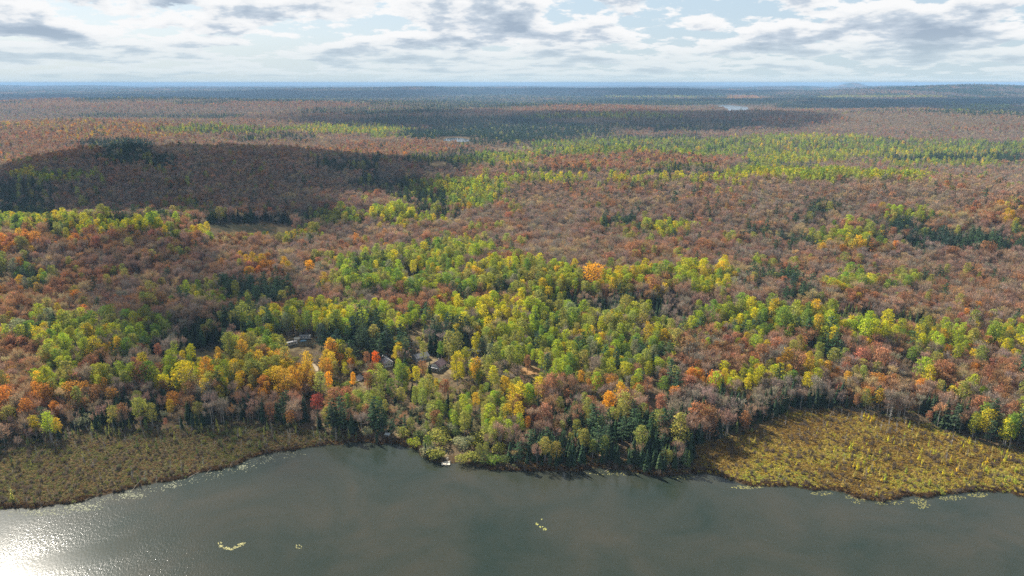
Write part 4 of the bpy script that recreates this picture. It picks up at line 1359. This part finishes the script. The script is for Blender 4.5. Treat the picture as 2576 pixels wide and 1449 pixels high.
for (x, y, z, qx, qy) in bog_points(left_bog, 95, lambda a, b: 0.25 + math.exp(-((b - 1090) / 30) ** 2)):
    s = rg.uniform(0.4, 1.05)
    todo.append([7, int(rg.integers(0, NVAR)), x, y, z, s, s, rg.uniform(0, 6.28), np.array(PAL['bone'][0]) * rg.uniform(0.6, 0.95), "bleached grey", "tall" if s > .8 else "small" if s < .6 else ""])
for (x, y, z, qx, qy) in bog_points(left_bog, 70, lambda a, b: 0.10 + math.exp(-((b - 1085) / 26) ** 2)):
    s = rg.uniform(0.35, 0.75)
    nm = ['moss', 'moss', 'olive'][rg.integers(0, 3)]
    todo.append([5, int(rg.integers(0, NVAR)), x, y, z, s, s, rg.uniform(0, 6.28), np.array(PAL[nm][0]) * rg.uniform(0.8, 1.1), PAL[nm][1], "tall" if s > .62 else "small" if s < .48 else ""])
for (x, y, z, qx, qy) in bog_points(left_bog, 60, lambda a, b: 0.12 + math.exp(-((b - 1075) / 24) ** 2)):
    s = rg.uniform(0.3, 0.75)
    nm = ['sage', 'olive', 'moss'][rg.integers(0, 3)]
    todo.append([6, int(rg.integers(0, NVAR)), x, y, z, s, s, rg.uniform(0, 6.28), np.array(PAL[nm][0]) * rg.uniform(0.6, 0.9), PAL[nm][1], "tall" if s > .62 else "small" if s < .45 else ""])

buckets = {}
for q in todo:
    dl = np.hypot(land_xy[:, 0] - q[2], land_xy[:, 1] - q[3])
    for j in np.argsort(dl)[:4]:
        lx_, ly_ = land_xy[j]
        d0 = math.hypot(lx_, ly_)
        al = ((q[2] - lx_) * lx_ + (q[3] - ly_) * ly_) / d0
        ac = ((q[2] - lx_) * ly_ - (q[3] - ly_) * lx_) / d0
        if abs(ac) > abs(al) * 1.2:
            rel = "right of" if ac > 0 else "left of"
        else:
            rel = "behind" if al > 0 else "before"
        key = (q[0], q[9], q[10], rel, int(j))
        b = buckets.setdefault(key, [])
        if len(b) < 10 or j == np.argsort(dl)[3]:
            b.append((float(dl[j]), q))
            break
for (s_, colw, sw, rel, j), b in buckets.items():
    b.sort(key=lambda e: e[0])
    for k, (dd, q) in enumerate(b):
        base = (sw + " " if sw else "") + colw + " " + NOUN[s_] + " " + rel + " " + LAND[j][2]
        lab = base if len(b) == 1 else base + ", " + (ORD[k] if k < 10 else "%s away" % ["eleventh", "twelfth", "thirteenth", "fourteenth", "fifteenth", "sixteenth", "seventeenth", "eighteenth", "nineteenth", "twentieth"][min(k - 10, 9)])
        if len(lab.split()) > 16 and sw:
            lab = lab[len(sw) + 1:]
        if len(lab.split()) > 16:
            lab = lab.replace("in front of", "before")
        place_tree(s_, q[1], q[2], q[3], q[4], q[5], q[6], q[7], q[8], lab, GROUP[s_], (rg.normal(0, 0.03), rg.normal(0, 0.03)) if s_ != 7 else (rg.normal(0, 0.08), rg.normal(0, 0.08)))
for k, (x0, y0, z0, s_, pl, h, wf, lab) in enumerate(hand):
    f = h / REF_H[s_]
    tv = np.array(PAL[pl][0]) * (1.08 if s_ < 2 else 1.0)
    place_tree(s_, k % NVAR, x0, y0, z0, f * wf, f, k * 1.3, tv, lab, GROUP[s_])

# ------------------------------------------------------------------ buildings and vehicles in the clearings
MB = {k: plain(k.replace(' ', '_'), c, r) for k, c, r in (
    ('white siding', (0.62, 0.61, 0.58), 0.6), ('cream siding', (0.50, 0.48, 0.42), 0.55), ('grey metal', (0.40, 0.42, 0.45), 0.5), ('maroon metal', (0.20, 0.075, 0.085), 0.45),
    ('pale metal', (0.36, 0.355, 0.36), 0.85), ('grey shingle', (0.17, 0.17, 0.185), 0.85), ('brown metal', (0.30, 0.155, 0.11), 0.55), ('dark glass', (0.02, 0.025, 0.03), 0.12),
    ('white trim', (0.7, 0.69, 0.66), 0.5), ('dark rubber', (0.02, 0.02, 0.02), 0.8), ('weathered wood', (0.33, 0.28, 0.21), 0.8), ('dock boards', (0.66, 0.60, 0.48), 0.75),
    ('blue plastic', (0.02, 0.10, 0.22), 0.4), ('pale blue tarp', (0.26, 0.45, 0.58), 0.5), ('tan siding', (0.36, 0.29, 0.16), 0.7), ('pale roof sheet', (0.58, 0.62, 0.62), 0.45), ('stone', (0.42, 0.37, 0.33), 0.9))}


def box_bm(bm, c, s, bev=0.0):
    r = bmesh.ops.create_cube(bm, size=1.0)
    for v in r['verts']:
        v.co = (v.co.x * s[0] + c[0], v.co.y * s[1] + c[1], v.co.z * s[2] + c[2])
    if bev:
        es = list({e for v in r['verts'] for e in v.link_edges})
        bmesh.ops.bevel(bm, geom=es, offset=bev, segments=2, affect='EDGES')


def part(name, mat, parent, build, **props):
    bm = bmesh.new()
    build(bm)
    me = bpy.data.meshes.new(name)
    bm.to_mesh(me); bm.free()
    me.materials.append(MB[mat])
    return link(name, me, parent, **props)


def root_at(name, label, cat, p, rz, group=None):
    o = bpy.data.objects.new(name, None)
    scene.collection.objects.link(o)
    o.location = p
    o.rotation_euler = (0, 0, rz)
    o['label'] = label; o['category'] = cat
    if group:
        o['group'] = group
    return o


def prism(bm, L, W, z0, rise, over, thick=0.14):
    """gable roof with its ridge along x: two thick slopes"""
    hw = W / 2 + over; hl = L / 2 + over
    sl = rise / (W / 2)
    zl = z0 - over * sl
    zr = z0 + rise
    for sgn in (1, -1):
        P = [(-hl, sgn * hw, zl), (hl, sgn * hw, zl), (hl, sgn * 0.002, zr), (-hl, sgn * 0.002, zr)]
        lo = [bm.verts.new(p) for p in P]
        hi = [bm.verts.new((p[0], p[1], p[2] + thick)) for p in P]
        for f in ((lo[3], lo[2], lo[1], lo[0]), tuple(hi), (lo[0], lo[1], hi[1], hi[0]), (lo[1], lo[2], hi[2], hi[1]), (lo[2], lo[3], hi[3], hi[2]), (lo[3], lo[0], hi[0], hi[3])):
            bm.faces.new(f if sgn > 0 else f[::-1])


def gable_walls(bm, L, W, H, rise):
    x, y = L / 2, W / 2
    b = [bm.verts.new(p) for p in ((-x, -y, -0.8), (x, -y, -0.8), (x, y, -0.8), (-x, y, -0.8))]
    t_ = [bm.verts.new(p) for p in ((-x, -y, H), (x, -y, H), (x, y, H), (-x, y, H))]
    r = [bm.verts.new((-x, 0, H + rise)), bm.verts.new((x, 0, H + rise))]
    for f in ((b[0], b[1], t_[1], t_[0]), (b[2], b[3], t_[3], t_[2]), (b[1], b[2], t_[2], r[1], t_[1]), (b[3], b[0], t_[0], r[0], t_[3]), (b[3], b[2], b[1], b[0])):
        bm.faces.new(f)


def house(name, label, a, b_, L, W, H, rise, rz, wall, roof, roof2=None, porch=False, nwin=3):
    p = ground_hit(a, b_)
    o = root_at(name, label, "cottage", p, rz)
    part("wall", wall, o, lambda bm: gable_walls(bm, L, W, H, rise))
    part("roof", roof, o, lambda bm: prism(bm, L, W, H + 0.03, rise, 0.45))
    if roof2:                                     # standing seams along the slopes
        for k in range(9):
            x = -L / 2 + (k + 0.5) * L / 9
            def seam(bm, x=x):
                hw = W / 2 + 0.42; sl = rise / (W / 2)
                for sg in (1, -1):
                    n0 = len(bm.verts)
                    c = (x, sg * hw / 2, H + 0.03 + rise - sl * hw / 2 + 0.17)
                    r = bmesh.ops.create_cube(bm, size=1.0)
                    an = math.atan(sl) * -sg
                    for v in r['verts']:
                        yv = v.co.y * hw / math.cos(math.atan(sl)); zv = v.co.z * 0.08
                        v.co = (v.co.x * 0.28 + c[0], yv * math.cos(an) - zv * math.sin(an) + c[1], yv * math.sin(an) + zv * math.cos(an) + c[2])
            part("roof_seam", roof2, o, seam)
    for k in range(nwin):
        x = -L / 2 + (k + 0.5) * L / nwin
        w_ = part("window", 'white trim', o, lambda bm, x=x: box_bm(bm, (x, -W / 2 - 0.03, H * 0.55), (1.25, 0.08, 1.25)))
        part("pane", 'dark glass', w_, lambda bm, x=x: box_bm(bm, (x, -W / 2 - 0.075, H * 0.55), (1.0, 0.03, 1.0)))
        wg = part("window", 'white trim', o, lambda bm, k=k: box_bm(bm, (-L / 2 - 0.03, (k - (nwin - 1) / 2) * W / nwin, H * 0.55), (0.08, 1.15, 1.5)))
        part("pane", 'dark glass', wg, lambda bm, k=k: box_bm(bm, (-L / 2 - 0.075, (k - (nwin - 1) / 2) * W / nwin, H * 0.55), (0.03, 0.9, 1.25)))
    d_ = part("door", 'grey metal', o, lambda bm: box_bm(bm, (L / 2 + 0.03, 0.8, 1.0), (0.07, 0.95, 2.0)))
    part("handle", 'dark glass', d_, lambda bm: box_bm(bm, (L / 2 + 0.09, 1.15, 1.0), (0.05, 0.06, 0.16)))
    part("chimney", 'stone', o, lambda bm: box_bm(bm, (L * 0.2, W * 0.12, H + rise + 0.2), (0.6, 0.6, 1.4), 0.04))
    if porch:
        part("deck", 'weathered wood', o, lambda bm: box_bm(bm, (-L / 2 - 1.3, 0, 0.15), (2.5, W * 0.95, 0.3), 0.02))
        for k in range(4):
            part("porch_post", 'white trim', o, lambda bm, k=k: box_bm(bm, (-L / 2 - 2.3, -W * 0.42 + k * W * 0.28, 1.35), (0.16, 0.16, 2.1)))
        part("porch_roof", 'pale metal', o, lambda bm: box_bm(bm, (-L / 2 - 1.35, 0, 2.5), (2.7, W, 0.12), 0.02))
    return o


def trailer(name, label, a, b_, L, rz, mat, group):
    p = ground_hit(a, b_)
    o = root_at(name, label, "trailer", p, rz, group)
    part("body", mat, o, lambda bm: box_bm(bm, (0, 0, 1.85), (L, 2.45, 2.5), 0.18))
    part("roof", 'pale metal', o, lambda bm: box_bm(bm, (0, 0, 3.13), (L - 0.3, 2.2, 0.1), 0.03))
    part("roof_vent", 'grey metal', o, lambda bm: box_bm(bm, (L * 0.15, 0.2, 3.32), (0.8, 0.7, 0.25), 0.05))
    for k in range(3):
        part("window", 'dark glass', o, lambda bm, k=k: box_bm(bm, (-L * 0.3 + k * L * 0.28, -1.24, 2.2), (1.1, 0.05, 0.75), 0.02))
    part("window", 'dark glass', o, lambda bm: box_bm(bm, (-L / 2 - 0.015, 0, 2.3), (0.05, 1.5, 0.8), 0.02))
    d_ = part("door", 'white trim', o, lambda bm: box_bm(bm, (L * 0.38, -1.25, 1.75), (0.75, 0.06, 1.9), 0.02))
    part("handle", 'dark glass', d_, lambda bm: box_bm(bm, (L * 0.38 - 0.3, -1.3, 1.7), (0.06, 0.05, 0.14)))
    part("stripe", 'grey metal', o, lambda bm: box_bm(bm, (-L * 0.1, -1.233, 1.15), (L * 0.72, 0.03, 0.25)))
    part("awning", 'pale metal', o, lambda bm: box_bm(bm, (-L * 0.12, -1.32, 2.92), (L * 0.6, 0.16, 0.16), 0.05))
    for sx in (-0.5, 0.5):
        for sy in (-1.08, 1.08):
            def wheel(bm, sx=sx, sy=sy):
                r = bmesh.ops.create_cone(bm, cap_ends=True, segments=16, radius1=0.36, radius2=0.36, depth=0.24)
                for v in r['verts']:
                    v.co = (v.co.x + sx, v.co.z + sy, v.co.y + 0.36)
            part("wheel", 'dark rubber', o, wheel)
    part("hitch", 'dark rubber', o, lambda bm: box_bm(bm, (-L / 2 - 0.6, 0, 0.55), (1.3, 0.14, 0.14)))
    return o


def az_of(a, b_):
    x, y, _ = ground_hit(a, b_)
    return math.atan2(y, x) - math.pi / 2


house("cottage", "white cottage with ribbed maroon metal roof and columned porch", 1103, 925, 9.5, 8.0, 2.9, 2.6, math.radians(62), 'white siding', 'maroon metal', 'pale metal', True)
house("cabin", "low cabin with a wide grey shingled roof", 1058, 903, 10.5, 7.5, 2.6, 1.9, math.radians(35), 'grey metal', 'grey shingle')
house("long_building", "long white building with pale metal roof beside the fiery orange maple", 971, 914, 13.0, 6.0, 2.8, 1.6, math.radians(118), 'white siding', 'pale metal')
house("brown_cottage", "cottage with a rust brown metal roof half behind lime green trees", 1189, 918, 9.0, 7.0, 2.7, 2.2, math.radians(150), 'white siding', 'brown metal', None, False)
TG = "trailers parked in the clearings"
trailer("travel_trailer", "cream travel trailer parked at the near end of the dim clearing", 735, 869, 8.0, math.radians(38), 'cream siding', TG)
trailer("travel_trailer", "white travel trailer parked behind the pale blue tarp", 768, 853, 8.5, math.radians(2), 'white siding', TG)
trailer("travel_trailer", "pale travel trailer nearest the maroon roofed cottage", 1172, 886, 6.0, math.radians(70), 'pale metal', TG)
trailer("travel_trailer", "grey travel trailer standing between the pale trailer and the canopy", 1184, 889, 6.5, math.radians(25), 'grey metal', TG)
# canopy on posts
p = ground_hit(1203, 889)
o = root_at("canopy_shelter", "open canopy shelter on thin posts beside the grey trailer", "canopy", p, math.radians(12))
part("roof", 'pale roof sheet', o, lambda bm: prism(bm, 4.2, 3.6, 2.3, 0.8, 0.1, 0.05))
for sx in (-1.9, 1.9):
    for sy in (-1.6, 1.6):
        part("post", 'grey metal', o, lambda bm, sx=sx, sy=sy: box_bm(bm, (sx, sy, 1.1), (0.08, 0.08, 2.5)))
# tan shed, tarp covered boat, white car
p = ground_hit(748, 858)
o = root_at("garden_shed", "small tan shed with a straw coloured roof between the two trailers", "shed", p, math.radians(8))
part("wall", 'tan siding', o, lambda bm: gable_walls(bm, 3.6, 2.8, 2.1, 0.9))
part("roof", 'dock boards', o, lambda bm: prism(bm, 3.6, 2.8, 2.12, 0.9, 0.25, 0.09))
part("door", 'weathered wood', o, lambda bm: box_bm(bm, (0.4, -1.43, 0.95), (1.2, 0.06, 1.8)))
p = ground_hit(763, 859)
o = root_at("covered_boat", "boat on the grass under a pale blue tarp", "boat", p, math.radians(20))


def tarp(bm):
    secs = [(-2.6, 0.35, 0.7), (-1.3, 1.0, 1.15), (0.3, 1.15, 1.35), (1.6, 1.0, 1.2), (2.5, 0.45, 0.8)]
    rings = []
    for x, w_, h in secs:
        rings.append([bm.verts.new(q) for q in ((x, -w_, 0.35), (x, -w_ * 0.75, h * 0.8), (x, 0, h), (x, w_ * 0.75, h * 0.8), (x, w_, 0.35))])
    for r1, r2 in zip(rings[:-1], rings[1:]):
        for k in range(4):
            bm.faces.new((r1[k], r2[k], r2[k + 1], r1[k + 1]))
    bm.faces.new(rings[0][::-1]); bm.faces.new(rings[-1])


def hull(bm, L=5.0, W=1.9, H=0.6):
    secs = [(-0.5, 0.8, 0), (-0.2, 1.0, 0), (0.15, 0.95, 0), (0.38, 0.6, 0.05), (0.5, 0.06, 0.2)]
    rings = []
    for x, w_, k in secs:
        rings.append([bm.verts.new(q) for q in ((x * L, -w_ * W / 2, H), (x * L, -w_ * W * 0.32, k * H), (x * L, 0, k * H - 0.05), (x * L, w_ * W * 0.32, k * H), (x * L, w_ * W / 2, H))])
    for r1, r2 in zip(rings[:-1], rings[1:]):
        for k in range(4):
            bm.faces.new((r1[k], r1[k + 1], r2[k + 1], r2[k]))
    bm.faces.new(rings[0]); bm.faces.new(rings[-1][::-1])


part("hull", 'white siding', o, hull)
part("tarp", 'pale blue tarp', o, tarp)
p = ground_hit(838, 880)
o = root_at("parked_car", "small white car parked under the trees right of the cream trailer", "car", p, math.radians(75))


def car_body(bm):
    prof = [(-2.1, 0.35), (-2.1, 0.85), (-1.3, 0.95), (-0.8, 1.42), (0.9, 1.45), (1.6, 0.98), (2.1, 0.9), (2.1, 0.35)]
    A_ = [bm.verts.new((x, -0.86, z)) for x, z in prof]; B_ = [bm.verts.new((x, 0.86, z)) for x, z in prof]
    nn = len(prof)
    for k in range(nn):
        bm.faces.new((A_[k], A_[(k + 1) % nn], B_[(k + 1) % nn], B_[k]))
    bm.faces.new(A_[::-1]); bm.faces.new(B_)


part("body", 'white trim', o, car_body)
for sy in (-0.875, 0.875):
    part("window", 'dark glass', o, lambda bm, sy=sy: box_bm(bm, (0.05, sy, 1.16), (1.7, 0.04, 0.36)))
for sx in (-1.3, 1.3):
    for sy in (-0.8, 0.8):
        def wheel2(bm, sx=sx, sy=sy):
            r = bmesh.ops.create_cone(bm, cap_ends=True, segments=14, radius1=0.33, radius2=0.33, depth=0.22)
            for v in r['verts']:
                v.co = (v.co.x + sx, v.co.z + sy, v.co.y + 0.33)
        part("wheel", 'dark rubber', o, wheel2)
# pale shore hut
p = ground_hit(975, 1099)
o = root_at("shore_hut", "little hut with a pale sheet roof on the shore below the pines", "hut", p, math.radians(-12))
part("wall", 'weathered wood', o, lambda bm: box_bm(bm, (0, 0, 0.5), (2.6, 2.0, 2.6)))
part("roof", 'pale roof sheet', o, lambda bm: [box_bm(bm, (0, 0, 1.88), (3.4, 2.8, 0.1), 0.02)])
part("door", 'dark glass', o, lambda bm: box_bm(bm, (0.3, -1.02, 0.8), (0.8, 0.05, 1.6)))
# dock: ramp and float, each board a part
p = G(1122, 1165.5, 0.0)
o = root_at("swimming_dock", "pale wooden dock with a square float at the foot of the grassy path", "dock", (float(p[0]), float(p[1]), 0.0), math.radians(2))
for k in range(10):
    part("board", 'dock boards', o, lambda bm: box_bm(bm, (0, 0, 0), (4.6, 0.46, 0.07), 0.015)).location = (rg.normal(0, 0.02), -2.35 + k * 0.5, 0.42 + rg.normal(0, 0.006))
for k in range(7):
    part("ramp_board", 'weathered wood', o, lambda bm: box_bm(bm, (0, 0, 0), (1.5, 0.42, 0.06), 0.01)).location = (0.35, 2.75 + k * 0.46, 0.44 + k * 0.035)
for sx in (-2.1, 2.1):
    part("beam", 'weathered wood', o, lambda bm, sx=sx: box_bm(bm, (sx, 0, 0.24), (0.16, 4.9, 0.26)))
    for sy in (-1.6, 1.6):
        part("post", 'weathered wood', o, lambda bm, sx=sx, sy=sy: box_bm(bm, (sx * 1.12, sy, 0.1), (0.14, 0.14, 1.7)))
# blue canoe beside the path
p = ground_hit(1121, 1139)
o = root_at("canoe", "dark blue canoe lying by the path above the dock", "canoe", p, math.radians(70))


def canoe(bm):
    rings = []
    for u in np.linspace(-1, 1, 9):
        w_ = 0.52 * (1 - abs(u) ** 2.2) + 0.02
        k = 0.42 + 0.14 * u * u
        rings.append([bm.verts.new(q) for q in ((u * 2.5, -w_, k), (u * 2.5, -w_ * 0.7, 0.1), (u * 2.5, 0, 0.02 + 0.12 * u ** 4), (u * 2.5, w_ * 0.7, 0.1), (u * 2.5, w_, k))])
    for r1, r2 in zip(rings[:-1], rings[1:]):
        for k in range(4):
            bm.faces.new((r1[k], r1[k + 1], r2[k + 1], r2[k]))


part("hull", 'blue plastic', o, canoe)
for x in (-1.0, 1.0):
    part("thwart", 'weathered wood', o, lambda bm, x=x: box_bm(bm, (x, 0, 0.42), (0.18, 0.86, 0.04)))

# sandy track, straw and gravel patches, laid as thin sheets over the ground
def patch(name, label, pts, mat_col, lift, noise_amt=0.35):
    P = [ground_hit(a, b) for a, b in pts]
    cx_, cy_ = sum(q[0] for q in P) / len(P), sum(q[1] for q in P) / len(P)
    ring = []
    for k in range(len(P)):
        a, b = np.array(P[k]), np.array(P[(k + 1) % len(P)])
        for u in np.linspace(0, 1, 5)[:-1]:
            ring.append((a * (1 - u) + b * u)[:2] + rg.normal(0, 0.25, 2))
    rows = [[np.array((cx_, cy_))] * len(ring)] + [[np.array((cx_, cy_)) * (1 - f) + q * f for q in ring] for f in (0.33, 0.66, 1.0)]
    V = []
    for row in rows:
        for q in row:
            V.append((q[0], q[1], float(terrain(np.array([q[0]]), np.array([q[1]]))[0]) + lift))
    nr_ = len(ring)
    F = [(i * nr_ + k, i * nr_ + (k + 1) % nr_, (i + 1) * nr_ + (k + 1) % nr_, (i + 1) * nr_ + k) for i in range(3) for k in range(nr_)]
    me = bpy.data.meshes.new(name)
    me.from_pydata(V, [], F)
    me.materials.append(plain(name, mat_col, 0.95, noise_amt, 0.4, 0.1))
    link(name, me, kind='structure', label=label)


patch("track", "sandy track curving out from under the trees", [(780, 908), (788, 911), (799, 922), (801, 934), (794, 934), (789, 922)], (0.40, 0.32, 0.21), 0.15)
patch("gravel_patch", "pale gravel patch beside the slim golden tree", [(893, 948), (903, 942), (914, 948), (910, 958), (898, 958)], (0.42, 0.37, 0.33), 0.15)
patch("dry_grass_patch", "patch of sunlit golden dry grass behind the cottages", [(1112, 908), (1120, 899), (1136, 897), (1142, 905), (1128, 910)], (0.42, 0.27, 0.07), 0.15)
patch("leaf_patch", "patch of fallen russet leaves round the lone tree", [(1306, 930), (1330, 922), (1360, 928), (1356, 942), (1318, 944)], (0.30, 0.17, 0.07), 0.15)
patch("path", "worn grassy path down to the dock", [(1124, 1150), (1130, 1120), (1126, 1108), (1118, 1112), (1120, 1130), (1117, 1150)], (0.21, 0.16, 0.075), 0.12)

# ------------------------------------------------------------------ lily pads and drowned logs
def pads(name, label, spots, seed, colr):
    r2 = np.random.default_rng(seed)
    V, F = [], []
    for (a, b_, ra, rb, num, smin, smax) in spots:
        for _ in range(num):
            an, rr = r2.uniform(0, 6.28), math.sqrt(r2.uniform())
            x, y = G(a + math.cos(an) * rr * ra, b_ + math.sin(an) * rr * rb)
            if not bool(inside(lake_poly, np.array([float(x)]), np.array([float(y)]))[0]):
                continue
            s = r2.uniform(smin, smax)
            i0 = len(V)
            t0_ = r2.uniform(0, 6.28)
            tl = r2.normal(0, 0.03, 2)
            for k in range(7):
                an2 = t0_ + 0.25 + (2 * math.pi - 0.5) * k / 6
                px2, py2 = math.cos(an2) * s, math.sin(an2) * s
                V.append((float(x) + px2, float(y) + py2, 0.045 + px2 * tl[0] + py2 * tl[1] + r2.uniform(0, 0.004)))
            V.append((float(x), float(y), 0.05))
            F.append(tuple(range(i0, i0 + 8)))
    me = bpy.data.meshes.new(name)
    me.from_pydata(V, [], F)
    m_ = plain(name, colr, 0.7, 0.3, 0.6, 0.15)
    me.materials.append(m_)
    link(name, me, kind='stuff', label=label)


left_spots = []
for (x1, y1), (x2, y2) in zip(SHORE_PX[:12], SHORE_PX[1:13]):
    for u in (0.25, 0.75):
        left_spots.append((x1 + (x2 - x1) * u + 8, y1 + (y2 - y1) * u + 10, 34, 9, 17, 0.14, 0.34))
left_spots += [(120, 1290, 60, 8, 80, .18, .4), (210, 1276, 50, 10, 120, .18, .42), (330, 1248, 40, 8, 80, .18, .4), (610, 1176, 12, 6, 40, .18, .4), (430, 1222, 20, 6, 30, .18, .4)]
pads("lily_pads", "pale lily pads floating along the left marsh edge", left_spots, 5, (0.22, 0.23, 0.14))
ring_spots = [(552, 1366, 6, 3, 11, .14, .3), (556, 1374, 7, 3, 18, .14, .32), (568, 1379, 8, 3, 23, .14, .32), (580, 1381, 8, 3, 23, .14, .32), (592, 1377, 8, 3, 21, .14, .32), (605, 1371, 8, 4, 28, .14, .32), (612, 1367, 5, 3, 14, .14, .32),
              (752, 1375, 9, 6, 14, .16, .34)]
pads("lily_ring", "crescent of yellow green lily pads out on the lake", ring_spots, 6, (0.34, 0.32, 0.13))
pads("lily_cluster", "few yellow green lily pads in the middle of the lake", [(1352, 1318, 4, 3, 7, .2, .4), (1362, 1325, 5, 3, 9, .2, .4), (1371, 1331, 5, 3, 9, .2, .4), (1363, 1306, 3, 2, 3, .2, .35)], 7, (0.34, 0.34, 0.10))
pads("lily_fringe", "yellow lily pads along the right marsh edge", [(2068, 1241, 28, 5, 50, .16, .34), (2140, 1250, 20, 5, 30, .16, .34), (1880, 1226, 40, 4, 60, .2, .4), (2240, 1265, 40, 5, 50, .16, .34), (2310, 1262, 22, 9, 60, .16, .36),
     (2325, 1274, 16, 8, 34, .16, .36), (2395, 1253, 34, 6, 70, .16, .36), (2460, 1245, 26, 6, 70, .16, .34), (1720, 1200, 30, 5, 40, .2, .4), (1560, 1190, 90, 6, 90, .15, .35), (2160, 1260, 20, 8, 30, .16, .34)], 8, (0.25, 0.24, 0.085))
for k, (a, b_, L, an, lab) in enumerate([(200, 1262, 5, 0.4, "grey drowned log slanting off the far left marsh edge"), (330, 1236, 6, 1.2, "thin drowned log poking out beside the lily pads"), (395, 1222, 5, 2.0, "dark drowned branch leaning over the left marsh edge"),
                                        (470, 1203, 7, 0.7, "long drowned log slanting from the left marsh"), (515, 1195, 5, 1.0, "short drowned log at the bend of the left marsh"), (575, 1186, 4, 1.5, "upright pale stump at the left marsh edge"),
                                        (95, 1284, 5, 1.3, "drowned branch at the far left shore"), (1520, 1186, 4, 0.2, "pale log lying at the sedge of the point")]):
    x, y = G(a, b_, 0)
    o = root_at("drowned_log", lab, "log", (float(x), float(y), -0.15), an, "drowned logs along the shore")
    up_ = 0.25 + 0.5 * (k % 3) / 2
    V, F = tube([(0, 0, 0), (L * 0.5, 0.1, L * 0.5 * up_), (L, -0.1, L * up_)], [0.14, 0.1, 0.04], 5)
    link("stem", np_mesh("stem", V, F, False, (MB['weathered wood'],)), o)
    V, F = strips(np.array([[L * .45, 0, L * .45 * up_], [L * .6, 0, L * .6 * up_], [L * .75, 0, L * .75 * up_]]), np.array([[L * .55, .8, L * .6 * up_ + .3], [L * .8, -.7, L * .65 * up_ + .2], [L * .95, .5, L * .8 * up_ + .3]]), 0.1, rg)
    link("twig", np_mesh("twig", V, F, False, (MB['weathered wood'],)), o)
print("things placed", len(todo) + len(hand))
